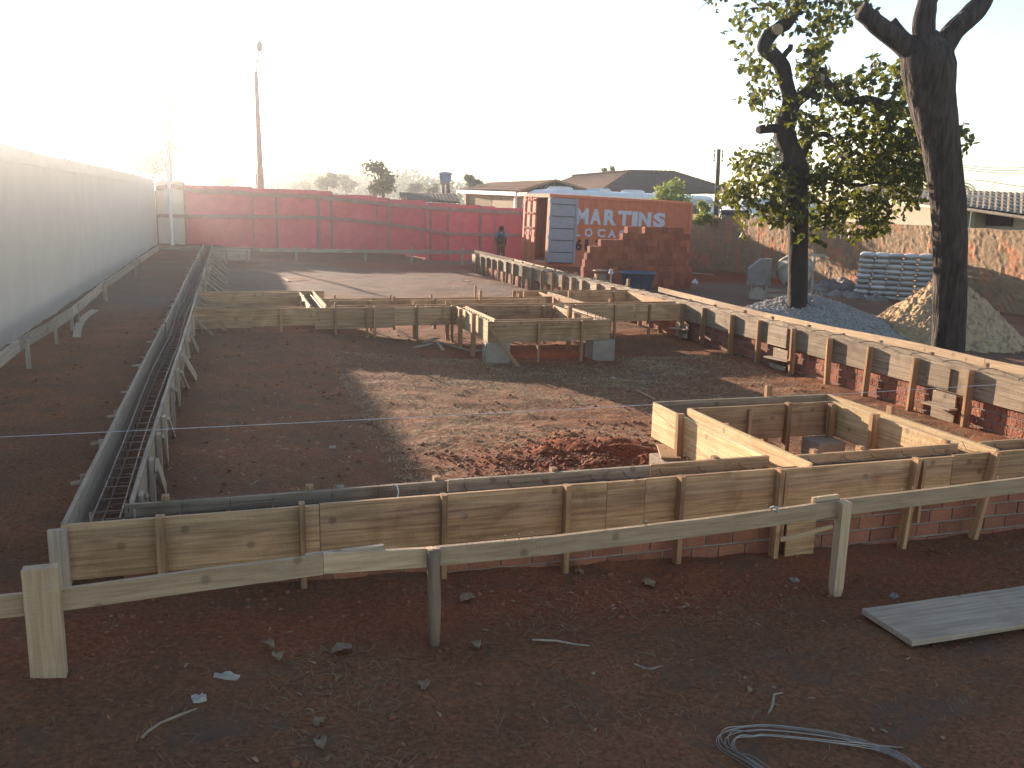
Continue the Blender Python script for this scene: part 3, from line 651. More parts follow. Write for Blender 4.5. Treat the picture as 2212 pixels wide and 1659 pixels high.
m.box((.02,.03,Hc-.06),(Lc-.02,Wc-.03,Hc-.035)); local(m,'roof',CRED,ct)
m=MB(); m.box((Lc-.05,.14,.1),(Lc-.02,Wc-.14,Hc-.1)); local(m,'end_wall',CRED,ct)
m=MB(); m.box((.05,.06,.12),(Lc-.1,Wc-.1,.15)); local(m,'floor',W_GREY,ct)
# closed leaf
dl=link('door',None,ct); 
m=MB(); m.box((.03,1.24,.13),(.07,2.3,Hc-.12))
for z in(.2,.75,1.3,1.85,2.35): m.box((.0,1.3,z),(.03,2.26,z+.06))
bpy.data.objects.remove(dl); dl=local(m,'door',CRED,ct)
for yq in(1.5,2.02):
    m=MB(); m.tube([(-.03,yq,.1),(-.03,yq,Hc-.08)],.02,8); m.box((-.05,yq-.05,1.05),(-.01,yq+.05,1.2)); o=local(m,'lock_rod',CRED,dl)
# open leaf folded back on the long side
m=MB(); m.box((-.02,-.14,.14),(1.06,-.10,2.46)); 
for z in(.14,.52,.95,1.38,1.81,2.24): m.box((.06,-.165,z+.02),(.99,-.14,z+.10))
m.box((-.03,-.17,.13),(.05,-.10,2.47)); m.box((1.0,-.17,.13),(1.08,-.10,2.47)); o=local(m,'door',CGREY,ct); o['label']='grey door leaf folded back against the long side'; dgo=o
m=MB()
for z in(.14,.52,.95,1.38,1.81,2.24): m.box((.06,-.150,z-.012),(.99,-.1405,z+.015))
local(m,'seam',DARKS,dgo)
o=dgo
m=MB()
for z in(.3,1.0,1.7,2.3): m.box((-.04,-.12,z),(.03,-.01,z+.12))
local(m,'hinge',CGREY,o)
def glyph(ch,x0,x1,z0,z1,mat,parent,boldf=.03,y=.026,out=.0):
    cu=bpy.data.curves.new('t','FONT'); cu.body=ch; cu.size=1; cu.offset=boldf; cu.resolution_u=4
    o=bpy.data.objects.new('t',cu); COL.objects.link(o); bpy.context.view_layer.update()
    me=bpy.data.meshes.new_from_object(o.evaluated_get(bpy.context.evaluated_depsgraph_get())); bpy.data.objects.remove(o); bpy.data.curves.remove(cu)
    bm=bmesh.new(); bm.from_mesh(me); bpy.data.meshes.remove(me)
    if not bm.verts: bm.free(); return None
    ax=[v.co.x for v in bm.verts]; ay=[v.co.y for v in bm.verts]; a0,a1,b0,b1=min(ax),max(ax),min(ay),max(ay)
    for v in bm.verts: v.co=Vector((x0-out+(v.co.x-a0)/(a1-a0)*(x1-x0+2*out),0,z0-out+(v.co.y-b0)/(b1-b0)*(z1-z0+2*out)))
    k=int(x0/.07)-1
    while k*.07<x1+.07:
        bmesh.ops.bisect_plane(bm,geom=bm.verts[:]+bm.edges[:]+bm.faces[:],plane_co=(k*.07,0,0),plane_no=(1,0,0)); k+=1
    for v in bm.verts: v.co.y=y+corr(v.co.x)
    me=bpy.data.meshes.new('letter'); bm.to_mesh(me); bm.free(); me.materials.append(mat); return link('letter',me,parent)
def cl(cx): return (1188+.1709*cx-1184)/309*6.06
for ch,a,b in zip('MARTINS',(305,478,652,826,1008,1092,1285),(465,628,815,996,1078,1254,1445)):
    z1=2.145-(a-305)*.00002; h=.58-.04*(a-305)/1000
    glyph(ch,cl(a),cl(b),z1-h,z1,WHITE,ct,.055)
for ch,a,b in zip('LOCAÇÃO',(300,430,585,715,860,1010,1150),(377,527,688,818,962,1110,1250)):
    dz=-.06 if ch=='Ç' else 0; dt=.07 if ch=='Ã' else 0
    glyph(ch,cl(a),cl(b),1.12+dz,1.43+dt,WHITE,ct,.045)
for ch,a,b in zip('613',(325,440,560),(405,482,635)): glyph(ch,cl(a),cl(b),.60,1.02,DARKP,ct,.045)

# ================================================================== BRICK STACK
def hollow_brick():
    wd,dp,h=.186,.19,.186; m=MB(); g=.006; n=6; V=[];
    # ridged outer skin along x (front/back), plain sides
    xs_=[]; 
    for i in range(n):
        a=wd*i/n; xs_+=[(a,0),(a+wd/n*.7,0),(a+wd/n*.72,g),(a+wd/n*.98,g)]
    xs_+=[(wd,0)]
    ring=[(x,y) for x,y in xs_]+[(wd,dp)]+[(0,dp)]
    k=len(ring); V=[(x,y,0) for x,y in ring]+[(x,y,h) for x,y in ring]
    Fq=[(i,(i+1)%k,(i+1)%k+k,i+k) for i in range(k)]; m.add(V,Fq)
    # top/bottom with rim + cavities
    t=.014
    for z,s_ in((0,1),(h,-1)):
        m.add([(x,y,z) for x,y in ring],[tuple(range(k)) if s_<0 else tuple(range(k))[::-1]])
    me=mesh('hollow_brick',m.V,m.F,CLAY); return me
hb=hollow_brick()
bs_=MB()
rows_l=[1353,1343.5,1296.5,1273,1267.5,1264,1261.5,1262,1262,1262]; nrow=len(rows_l)
o0=PD(1262,600,25.6); dirx=Vector((math.cos(R(4)),math.sin(R(4)),0)); nrm=Vector((dirx.y,-dirx.x,0))
def pxplane(px,py,off=0):
    d=ray(px,py); q=o0+nrm*off; t=(q-CP).dot(nrm)/d.dot(nrm); return CP+d*t
zt0=pxplane(1400,490).z; zb0=zt0-nrow*.19
for r in range(nrow):
    zt=zt0-r*.19; off=.0 if r<nrow-4 else .12
    xl=(pxplane(rows_l[r],560,off)-o0).dot(dirx); xr=(pxplane(1483 if r<nrow-4 else 1490,560,off)-o0).dot(dirx)
    n=int(round((xr-xl)/.19)); q=o0+dirx*xl+nrm*off; 
    for i in range(n):
        if r==0 and i in(2,n-1): continue
        p=q+dirx*(i*.19+U(-.003,.003))+nrm*U(-.012,.012); 
        o=link('hollow_brick',hb,None,(p.x,p.y,zt-.188),(0,0,R(4)+U(-.02,.02)))
        tag(o,f"red hollow brick, {ORD[i]} from left in the {ORD[r]} course from the stack's top",'brick','hollow bricks stacked in front of the container')

# ================================================================== TUB, WATER TAP, SMALL THINGS
BLUE=M('blue_grey_plastic',(.075,.10,.145),.45,(.06,.08,.11),6,.6,spec=.45)
c=PD(1377,612,24.6); gb=gz(c.x,c.y)
t=thing('water_tub',(c.x,c.y,gb),'round blue grey plastic water tub standing before the brick stack','tub')
m=MB(); m.lathe((c.x,c.y,gb),[(.0,.02),(.34,.02),(.40,.2),(.43,.36),(.455,.38),(.465,.52),(.50,.535),(.50,.565),(.47,.57),(.45,.52),(.42,.38),(.38,.2),(.33,.05),(0,.05)],36); m.build('shell',BLUE,t,True)
m=MB(); m.lathe((c.x,c.y,gb),[(.50,.53),(.52,.545),(.52,.565),(.50,.58),(.48,.57)],36); m.build('rim',BLUE,t,True)
c=PD(1320,590,24); m=MB(); gb=gz(c.x,c.y); m.tube([(c.x,c.y,gb),(c.x,c.y,c.z-.04)],.018,8); m.lathe((c.x,c.y,c.z-.05),[(0,0),(.05,.02),(.075,.06),(.05,.1),(.06,.14),(0,.17)],9); o=m.build('standpipe',M('white_rag',(.6,.57,.52),.9,(.45,.42,.38),20)); tag(o,'short standpipe wrapped in a pale rag beside the blue tub','pipe')
# crate-like panel on the bricks foot
c=PD(1297,590,24.9); m=MB(); m.box((c.x-.16,c.y-.05,gz(c.x,c.y)),(c.x+.16,c.y+.05,c.z-.02)); m.box((c.x-.2,c.y-.09,c.z+.06),(c.x+.22,c.y+.09,c.z+.09)); o=m.build('leaning_panel',W_GREY); tag(o,'small grey wooden panel leaning on the foot of the brick stack','panel')
m=MB(); c=PD(1502,597,29); g_=gz(c.x,c.y)
for i in range(5): m.tube([(c.x+U(-.1,.1),c.y,g_+.02),(c.x+U(-.06,.06),c.y,g_+.08),(c.x+U(-.02,.02),c.y,g_+.16)],[.07,.06,.02],7,wob=.5,seed=i)
tag(m.build('plastic_bag',M('white_bag',(.6,.6,.6),.6)),'crumpled white plastic bag on the ground right of the container','bag')

# ================================================================== BROWN WALL
def rendered_wall():
    m=M('patchy_render',(.33,.225,.135),.97,(.20,.135,.085),2.2,.8,bump=1.0,bscale=9); t=m.node_tree; n=t.nodes; L=t.links; b=n['Principled BSDF']; src=b.inputs['Base Color'].links[0].from_socket
    tc=n.new('ShaderNodeTexCoord'); mp=n.new('ShaderNodeMapping'); mp.inputs['Rotation'].default_value=(R(90),0,R(90)); L.new(tc.outputs['Object'],mp.inputs[0])
    sx=n.new('ShaderNodeSeparateXYZ'); L.new(tc.outputs['Object'],sx.inputs[0]); cx=n.new('ShaderNodeCombineXYZ'); L.new(sx.outputs[1],cx.inputs[0]); L.new(sx.outputs[2],cx.inputs[1])
    br=n.new('ShaderNodeTexBrick'); br.inputs['Scale'].default_value=1; br.inputs['Brick Width'].default_value=.29; br.inputs['Row Height'].default_value=.2; br.inputs['Mortar Size'].default_value=.012
    br.inputs['Color1'].default_value=(.40,.18,.10,1); br.inputs['Color2'].default_value=(.40,.17,.09,1); br.inputs['Mortar'].default_value=(.3,.2,.12,1); L.new(cx.outputs[0],br.inputs[0])
    nz=n.new('ShaderNodeTexNoise'); nz.inputs['Scale'].default_value=1.3; nz.inputs['Detail'].default_value=5; L.new(tc.outputs['Object'],nz.inputs[0])
    rp=n.new('ShaderNodeMapRange'); rp.inputs[1].default_value=.55; rp.inputs[2].default_value=.60; L.new(nz.outputs[0],rp.inputs[0])
    mx=n.new('ShaderNodeMixRGB'); L.new(rp.outputs[0],mx.inputs[0]); L.new(src,mx.inputs[1]); L.new(br.outputs[0],mx.inputs[2]); L.new(mx.outputs[0],b.inputs['Base Color'])
    return m
RW=rendered_wall(); XWR=20.3
bw=thing('brown_wall',(XWR,28,-1),'rough brown rendered boundary wall with bare brick patches on the right','wall')
V=[];Fq=[];yv=9.0;k=0
zt_=lambda y: 1.26+.006*(y-20)+.025*noise.noise(Vector((y*1.7,0,0)))+.012*noise.noise(Vector((y*9,3,0)))
nzv=30
ycols=[]
while yv<52: ycols.append(yv); yv+=.11
for y in ycols:
    for j in range(nzv+1):
        z=-1.6+(zt_(y)+1.6)*j/nzv
        V.append((.02*noise.noise(Vector((y*2.3,z*2.3,1)))+.03*noise.noise(Vector((y*8,z*8,5))),y-28,z+1))
    V.append((.2,y-28,zt_(y)+1))
h=nzv+2
for i in range(len(ycols)-1):
    for j in range(h-1): Fq.append((i*h+j,i*h+j+1,(i+1)*h+j+1,(i+1)*h+j))
link('masonry',mesh('masonry',V,Fq,RW),bw)
m=MB(); m.box((XWR+.2,9,-1.6),(XWR+.22,52,1.2)); m.build('back_face',RW,bw)

# ================================================================== BAGS, SACKS
BAG=M('cement_bag_blue',(.38,.40,.41),.6,(.58,.53,.45),5,.9,bump=.6,bscale=14,rndv=.22,spec=.4)
def bag_mesh(L_=.62,W_=.44,H_=.165,seed=0):
    V=[];n=10;k=14
    for i in range(n+1):
        u=i/n*2-1; w_=W_/2*(1-.16*abs(u)**6); h_=H_/2*(max(.12,1-abs(u)**5))
        for j in range(k):
            a=2*math.pi*j/k; ca,sa=math.cos(a),math.sin(a)
            x=u*L_/2; y=w_*math.copysign(abs(ca)**.6,ca); z=h_*math.copysign(abs(sa)**.7,sa)
            q=.010*noise.noise(Vector((x*7+seed,y*7,z*9)))
            V.append((x,y*(1+q*2),z+q+H_/2))
    Fq=[(i*k+j,i*k+(j+1)%k,(i+1)*k+(j+1)%k,(i+1)*k+j) for i in range(n) for j in range(k)]+[tuple(range(k))[::-1],tuple(n*k+j for j in range(k))]
    return mesh('cement_bag',V,Fq,BAG,True)
bms=[bag_mesh(seed=i*3.3) for i in range(4)]
def mb_(cx,cy): return (1566+cx*.2197,540+cy*.2197)
bagx=[(1330,480,9),(1450,490,9),(1570,500,9),(1680,500,9),(1800,500,9)]
pb=P(*mb_(1325,475),-.93); pe=PX(*mb_(1925,440),pb.x+2.0)
tgt=Vector((pb.x+1.55,pb.y-1.45,0)); dr=(tgt-Vector((pb.x,pb.y,0))).normalized(); nb=Vector((dr.y,-dr.x,0))   # nb faces the camera
stepb=.405
for ci in range(5):
    n_=9; h=.158
    for r_ in range(n_):
        # column shifts follow the photo: lower bags of the first two columns sit further left
        sh=(-.10*(1-r_/8) if ci<1 else (-.05*(1-r_/8) if ci<4 else .0))
        if ci==4 and r_<3: pass
        p=Vector((pb.x,pb.y,-.95))+dr*(ci*stepb*(.98)+.1+sh)-nb*.3+dr*U(-.015,.015)+nb*U(-.03,.03)
        o=link('cement_bag',bms[(ci+r_)%4],None,(p.x,p.y,-.97+r_*h+U(-.004,.004)),(U(-.03,.03),U(-.03,.03),math.atan2(nb.y,nb.x)+U(-.07,.07)))
        tag(o,f"cement bag, {ORD[r_]} from the ground in the {ORD[ci]} column from left",'cement bag','cement bags stacked against the brown wall')
for r_ in range(9):
    for k_ in (1,2):
        p=Vector((pb.x,pb.y,0))+dr*(4*stepb+.13)-nb*(.3+.64*k_); 
        if r_>=4 or k_==1:
            o=link('cement_bag',bms[r_%4],None,(p.x,p.y,-.97+r_*.158),(0,U(-.02,.02),math.atan2(nb.y,nb.x)+U(-.06,.06)))
            tag(o,f"cement bag in the {ORD[k_]} rank behind the right column, {ORD[r_]} from the ground",'cement bag','cement bags stacked against the brown wall')
SACK=M('empty_sack',(.30,.26,.21),.9,(.17,.13,.11),7,.8,bump=.6,bscale=14,rndv=.25)
sp_=[(700,395,'left end of the heap'),(850,360,'beside the mixer leg'),(930,380,'low in the heap centre left'),(1010,365,'back of the heap centre'),(1090,380,'front of the heap centre'),(1150,350,'top of the heap'),(1220,400,'right shoulder of the heap'),(1090,440,'drooping to the front'),(1240,455,'right foot of the heap'),(1500,490,'before the cement bags'),(1560,450,'leaning on the cement bags')]
for i,(cx,cy,wh) in enumerate(sp_):
    g=P(*mb_(cx,cy+25),-.93); V=[];n=12
    for a in range(n+1):
        for b in range(n+1):
            u,v=a/n*2-1,b/n*2-1; 
            V.append((u*.42,v*.3,.06+.17*(1-u*u)*(1-v*v)+.16*noise.noise(Vector((u*1.9+i*5,v*1.9,i)))*(1-.4*u*u)+.06*noise.noise(Vector((u*5+i*5,v*5,i)))))
    for a in range(n+1):
        for b in range(n+1): V.append((V[a*(n+1)+b][0],V[a*(n+1)+b][1],-.05))
    N2=(n+1)**2
    Fq=[(a*(n+1)+b,(a+1)*(n+1)+b,(a+1)*(n+1)+b+1,a*(n+1)+b+1) for a in range(n) for b in range(n)]
    for a in range(n): Fq+=[(a,a+1,a+1+N2,a+N2),(a*(n+1),a*(n+1)+N2,(a+1)*(n+1)+N2,(a+1)*(n+1)),((a+1)*(n+1)+n,(a+1)*(n+1)+n+N2,a*(n+1)+n+N2,a*(n+1)+n)]
    o=link('empty_sack',mesh('empty_sack',V,Fq,SACK,True),None,(g.x,g.y,-.95+(.12 if i in(3,5,6) else 0)),(U(-.15,.15),U(-.15,.15),U(0,3))); tag(o,f"crumpled empty sack, {wh}",'sack','empty sacks heaped between mixer and cement bags')
# ================================================================== PILES
ico=[(0,0,1),(.89,0,.45),(.28,.85,.45),(-.72,.53,.45),(-.72,-.53,.45),(.28,-.85,.45),(.72,.53,-.45),(-.28,.85,-.45),(-.89,0,-.45),(-.28,-.85,-.45),(.72,-.53,-.45),(0,0,-1)]
icf=[(0,1,2),(0,2,3),(0,3,4),(0,4,5),(0,5,1),(1,6,2),(2,7,3),(3,8,4),(4,9,5),(5,10,1),(6,7,2),(7,8,3),(8,9,4),(9,10,5),(10,6,1),(6,11,7),(7,11,8),(8,11,9),(9,11,10),(10,11,6)]
def pile(name,label,cat,c,rx,ry,h,zb,mat,lump,lsc,peak=1.0,seed=0,n=150,dent=None,st=0,sr=.02):
    V=[];Fq=[]
    for i in range(n+1):
        for j in range(n+1):
            u,v=i/n*2-1,j/n*2-1; rr_=math.sqrt(u*u+v*v)*(1+.16*noise.noise(Vector((u*1.5+seed,v*1.5,seed))))
            z=h*max(0,1-rr_**peak)
            x,y=u*rx,v*ry
            if rr_<1.15: z+=lump*(noise.noise(Vector((x*lsc,y*lsc,seed)))+.5*noise.noise(Vector((x*lsc*2.3,y*lsc*2.3,seed))))*min(1,max(0,(1.15-rr_)*4))
            if dent: z-=dent(x,y)
            V.append((x,y,z-(.12 if rr_>1.0 else 0)-(.1 if rr_>1.2 else 0)))
    Fq=[(i*(n+1)+j,(i+1)*(n+1)+j,(i+1)*(n+1)+j+1,i*(n+1)+j+1) for i in range(n) for j in range(n)]
    N=len(V)
    for _ in range(st):
        q=V[random.randrange(N)]; 
        if (q[0]/rx)**2+(q[1]/ry)**2>1.15: continue
        k=len(V); r_=sr*U(.4,1.3); ox,oy=U(-.02,.02),U(-.02,.02)
        for a,b_,d in ico: V.append((q[0]+ox+a*r_*U(.7,1.2),q[1]+oy+b_*r_*U(.7,1.2),q[2]+d*r_*U(.6,1)))
        Fq+=[(a+k,b_+k,d+k) for a,b_,d in icf]
    o=link(name,mesh(name,V,Fq,mat,False),None,(c.x,c.y,zb)); return tag(o,label,cat)
GRAV=M('blue_grey_gravel',(.42,.39,.355),.9,(.17,.155,.14),26,.8,bump=1.0,bscale=30,coord='Object'); SAND=M('yellow_sand',(.46,.32,.19),.97,(.33,.225,.13),8,.6,bump=.8,bscale=36)
DRY=M('damp_sand',(.26,.21,.14),.97,(.2,.16,.1),8,.6,bump=.6,bscale=36)
gc=PD(1738,690,17.6); pile('gravel_pile','heap of blue grey gravel around the foot of the leafy tree','gravel heap',gc,2.3,2.4,.82,-.78,GRAV,.03,14,1.25,3,st=7000,sr=.026)
pc=PD(2035,700,17.3)
pile('sand_pile','tall cone of yellow sand behind the thick trunk','sand heap',pc,1.75,1.8,1.42,-.88,SAND,.075,7,1.02,8,230,st=2500,sr=.02)
# ================================================================== MIXER
mp=P(1700,655,-.85); MX=M('mixer_grey',(.42,.38,.31),.75,(.26,.23,.19),6,.8,bump=.5,bscale=25); MXD=M('mixer_dark',(.10,.09,.085),.8)
mx=thing('concrete_mixer',(mp.x,mp.y,-.85),'cement splashed concrete mixer standing behind the leafy tree trunk','concrete mixer')
h1=Vector((rt.x,rt.y,0)).normalized(); h2=Vector((-h1.y,h1.x,0))*1.0   # h1 to the right in the picture, h2 away
def ml(a,b,c): return Vector((mp.x,mp.y,-.85))+h1*a+h2*b+Vector((0,0,c))
ax=(h1*-.12-h2*.55+Vector((0,0,-.8))).normalized()
m=MB(); cen=ml(.12,0,1.25); m.lathe(cen,[(.0,-.02),(.18,0),(.34,.10),(.44,.20),(.46,.21),(.47,.26),(.455,.27),(.455,.42),(.48,.43),(.48,.48),(.455,.49),(.40,.66),(.27,.86),(.265,.88),(.245,.87),(.24,.84),(.36,.64),(.42,.46),(.40,.25),(0,.1)],30,ax); m.build('drum',MX,mx,True)
m=MB(); m.bar(ml(-.62,0,.02),ml(-.62,.0,1.0),.07,.07); m.bar(ml(.62,0,.02),ml(.62,0,1.05),.07,.07); m.bar(ml(-.62,0,.35),ml(.62,0,.35),.07,.06); m.bar(ml(-.9,0,.2),ml(.9,0,.2),.08,.06); m.bar(ml(-.62,-.4,.05),ml(-.62,.45,.05),.06,.06); m.bar(ml(.62,-.4,.05),ml(.62,.45,.05),.06,.06); m.build('frame',MX,mx)
m=MB(); pts=[(-1.12,.48),(-1.12,.92),(-.8,1.2),(-.52,1.2),(-.52,.48)]
V=[ml(a,-.1,c) for a,c in pts]+[ml(a,.12,c) for a,c in pts]; m.add(V,[(0,1,2,3,4),(9,8,7,6,5)]+[(i,i+5,(i+1)%5+5,(i+1)%5) for i in range(5)]); m.build('motor_guard',M('guard_grey',(.25,.23,.21),.7,(.17,.16,.145),5,.6,rndv=0),mx)
for a in(-.85,.82):
    m=MB(); m.lathe(ml(a,-.05,.2),[(0,-.03),(.2,-.03),(.23,0),(.2,.03),(0,.03)],22,h2 if a<0 else h1); m.build('wheel',MX,mx)
m=MB(); m.tube([ml(.84+.22*math.cos(t/20*2*math.pi),0,.95+.26*math.sin(t/20*2*math.pi)) for t in range(-3,13)],.014,7); m.build('tilt_wheel',MX,mx)
m=MB(); m.bar(ml(.45,0,1.33),ml(.95,0,1.30),.07,.05); m.bar(ml(.62,0,1.0),ml(.62,0,1.33),.06,.05); m.build('bracket',MX,mx)
m=MB(); m.tube([ml(-1.0,-.05,.5),ml(-1.03,-.05,.3),ml(-1.1,-.05,.02)],.018,7); m.build('stay',WIREM,mx)

# ================================================================== TREES
BARK=M('dark_bark',(.065,.050,.042),.97,(.022,.017,.014),9,.9,bump=1.0,bscale=14,stretch=(1,1,.28),bdist=.07); BARK2=M('ridged_bark',(.085,.066,.055),.97,(.022,.017,.014),15,.6,bump=1.0,bscale=13,stretch=(1,1,.18),bdist=.09)
CUT=M('cut_wood',(.35,.27,.18),.9,(.24,.18,.12))
def leafmat(name,c1,c2,tr=.35,tc_=None):
    m=M(name,c1,.55,c2,1.2,1.0,spec=.35); t=m.node_tree; n=t.nodes; L=t.links; b=n['Principled BSDF']; out=n['Material Output']
    geo=n.new('ShaderNodeNewGeometry'); hs=n.new('ShaderNodeHueSaturation'); ma=n.new('ShaderNodeMapRange'); ma.inputs[3].default_value=.6; ma.inputs[4].default_value=1.5
    src=b.inputs['Base Color'].links[0].from_socket; L.new(geo.outputs['Random Per Island'],ma.inputs[0]); L.new(ma.outputs[0],hs.inputs['Value']); L.new(src,hs.inputs['Color']); L.new(hs.outputs[0],b.inputs['Base Color'])
    td=n.new('ShaderNodeBsdfTranslucent'); td.inputs[0].default_value=(*(tc_ or tuple(min(1,v*2.4) for v in c1)),1); ms=n.new('ShaderNodeMixShader'); ms.inputs[0].default_value=tr
    L.new(b.outputs[0],ms.inputs[1]); L.new(td.outputs[0],ms.inputs[2]); L.new(ms.outputs[0],out.inputs[0]); return m
LEAF=leafmat('broad_leaf',(.046,.054,.017),(.026,.032,.010),.27,(.22,.24,.03))
LEAF2=leafmat('shrub_leaf',(.16,.21,.06),(.09,.13,.035),.35,(.30,.36,.06)); LEAFD=leafmat('far_leaf',(.06,.075,.03),(.035,.045,.02),.2); PALML=leafmat('palm_leaf',(.09,.12,.04),(.05,.07,.02),.3)
nh=Vector((fw.x,fw.y,0)).normalized()
def PV(px,py,base,off=0):
    d=ray(px,py); t=((base-CP).dot(nh)+off)/d.dot(nh); return CP+d*t
def leaf(V,Fq,p,d,nrm,L_,W_):
    s=d.cross(nrm).normalized()*W_/2; n=len(V)
    V+= [p,p+d*L_*.30+s*.85-nrm*L_*.04,p+d*L_*.68+s*.95-nrm*L_*.05,p+d*L_*1.0,p+d*L_*.68-s*.95-nrm*L_*.05,p+d*L_*.30-s*.85-nrm*L_*.04]
    Fq+= [(n,n+1,n+2,n+3),(n,n+3,n+4,n+5)]
def rv():
    while True:
        v=Vector((U(-1,1),U(-1,1),U(-1,1)))
        if .05<v.length<1: return v.normalized()
def sprig(V,Fq,TW,p,L_=.4,nl=9,ls=.085,droop=.25):
    d=rv(); d.z=d.z*.5-droop*rnd()+.1; d.normalize(); q=p+d*L_; 
    TW.append((p,q))
    for i in range(nl):
        t=(i+1)/nl; pp=p+d*L_*t; e=(d*.5+rv()*.9+Vector((0,0,-.25))).normalized(); nn=rv(); nn=(nn+Vector((0,0,.6))-e*(nn+Vector((0,0,.6))).dot(e)).normalized(); s=U(.75,1.25)*ls; leaf(V,Fq,pp,e,nn,s,s*.62)
tb=P(1722,725,-.72); t1=thing('leafy_tree',tb,'twisted leafy tree with lopped limb stubs growing from the gravel','tree')
def limb(root,pxs,base,mat,name,n=12,ridge=.012,wob=.12,offs=None,cut=False,depthpx=None):
    D=(base-CP).dot(nh); pts=[];rad=[]
    for i,(x,y,wd) in enumerate(pxs):
        p=PV(x,y,base,(offs[i] if offs else 0)); pts.append(p); rad.append(wd/2/F*D*.97)
    # refine (catmull-rom) 
    P2=[];R2=[]
    for i in range(len(pts)-1):
        p0,p1,p2,p3=pts[max(0,i-1)],pts[i],pts[i+1],pts[min(len(pts)-1,i+2)]
        for k in range(5):
            t=k/5; P2.append(.5*((2*p1)+(p2-p0)*t+(2*p0-5*p1+4*p2-p3)*t*t+(3*p1-p0-3*p2+p3)*t**3)); R2.append(rad[i]+(rad[i+1]-rad[i])*t)
    P2.append(pts[-1]);R2.append(rad[-1]); m=MB(); m.tube(P2,R2,n,True,wob,seed=rnd()*50,ridge=ridge); return m.build(name,mat,root,True)
m_=limb(t1,[(1721,745,50),(1722,705,44),(1723,600,43),(1724,486,42),(1722,410,44),(1721,370,54),(1708,325,44),(1694,290,44),(1698,262,42),(1703,238,38)],tb,BARK,'trunk',36,.016)
limb(t1,[(1703,245,36),(1706,211,30),(1696,170,32),(1690,146,34),(1677,126,30),(1655,106,34),(1650,98,28),(1662,78,30),(1680,62,26),(1697,52,30),(1712,35,22),(1722,16,24),(1735,-5,20),(1745,-40,18)],tb,BARK,'limb',14)
limb(t1,[(1700,252,34),(1717,222,28),(1735,206,26),(1750,192,24),(1757,178,22),(1770,165,26),(1776,158,22),(1778,146,16)],tb,BARK,'limb',14)
limb(t1,[(1772,168,22),(1785,180,22),(1799,192,18),(1812,208,20),(1827,221,20),(1850,218,18),(1870,214,18),(1895,220,17),(1920,229,16),(1950,235,13),(1980,243,10)],tb,BARK,'limb',12,offs=[0,0,.1,.15,.2,.3,.3,.4,.5,.6,.7])
limb(t1,[(1700,278,22),(1673,277,20),(1655,278,19),(1640,280,18)],tb,BARK,'limb',12,offs=[0,-.05,-.1,-.12])
limb(t1,[(1706,352,18),(1690,360,15),(1672,380,13),(1650,395,11),(1618,402,8),(1580,420,5)],tb,BARK,'limb',9)
limb(t1,[(1728,345,18),(1742,318,14),(1756,300,12),(1770,291,12),(1786,291,12),(1800,303,11),(1818,312,9),(1850,300,8),(1880,285,6)],tb,BARK,'limb',9,offs=[0,.05,.1,.15,.2,.25,.3,.4,.5])
limb(t1,[(1817,312,8),(1828,290,7),(1836,268,6),(1838,245,6)],tb,BARK,'limb',8,offs=[.3,.3,.3,.3])
limb(t1,[(1690,126,14),(1700,112,12),(1706,106,12),(1708,96,9)],tb,BARK,'limb',8)
limb(t1,[(1735,400,18),(1752,380,12),(1790,385,10),(1850,400,9),(1900,395,6),(1950,420,4)],tb,BARK,'limb',8,offs=[0,.1,.3,.6,.9,1.1])
for px,py,d_,r_ in((1680,64,Vector((-.3,-.9,-.1)),.10),(1776,168,Vector((.4,-.9,0)),.07),(1639,280,Vector((-1,-.3,0)),.07)):
    p=PV(px,py,tb,-.16 if px!=1639 else -.12); m=MB(); m.lathe(p,[(0,.02),(r_*.9,.018),(r_,0),(r_,-.05)],14,d_); o=m.build('limb_cut',CUT,t1)
clus=[(1640,45,60,45,30),(1700,12,60,25,26),(1790,20,55,45,44),(1850,15,45,30,24),(1610,70,18,25,7),(1765,80,30,60,55),(1755,140,24,55,34),(1640,130,38,40,22),(1612,130,18,25,8),(1655,185,35,45,20),(1640,215,30,40,13),(1668,240,24,20,8),
 (1790,185,45,25,28),(1735,235,40,60,50),(1770,240,40,40,26),(1815,200,25,20,12),(1855,185,45,25,32),(1920,150,30,40,24),(1935,190,45,50,40),(1975,150,25,55,20),(1900,260,70,55,110),(1955,290,60,60,110),(1860,330,70,60,120),(1800,370,70,55,95),(1755,300,40,40,30),
 (1920,370,70,60,125),(1985,330,30,80,55),(1740,400,80,45,60),(1660,400,65,45,56),(1605,405,45,30,42),(1575,430,30,25,18),(1640,445,60,30,30),(1700,460,60,30,40),(1590,345,14,20,8),(1612,360,25,30,16),(1640,352,30,30,20),(1850,445,90,30,95),(1930,440,55,28,40),(1800,470,60,25,40),(1875,490,50,22,34),(1845,505,35,12,14),(1755,500,30,18,13),(1630,478,35,14,9),(1960,400,40,40,40),(1820,260,25,30,8),(2085,290,16,30,7),(2100,300,12,20,4),(1885,500,20,14,8)]
V=[];Fq=[];TW=[]
for cx,cy,rx,ry,n in clus:
    for i in range(int(n*.80)):
        a=rv()*(rnd()**.33)
        p=PV(cx+a.x*rx,cy+a.y*ry,tb,a.z*1.1+(.35 if cx>1780 else 0)); sprig(V,Fq,TW,p,U(.14,.34),random.randint(4,8),.122)
o=link('crown',mesh('crown',[v-tb for v in V],Fq,LEAF),t1)
m=MB()
for a,b in TW: m.bar(a,b,.006,.006)
m.build('twigs',BARK,t1)
V=[];Fq=[];TW=[]
for i in range(11): p=PV(U(1515,1565),U(-20,12),tb,U(-.3,.3)); sprig(V,Fq,TW,p,.2,6,.088)
link('crown',mesh('crown',[v-tb for v in V],Fq,LEAF),t1)
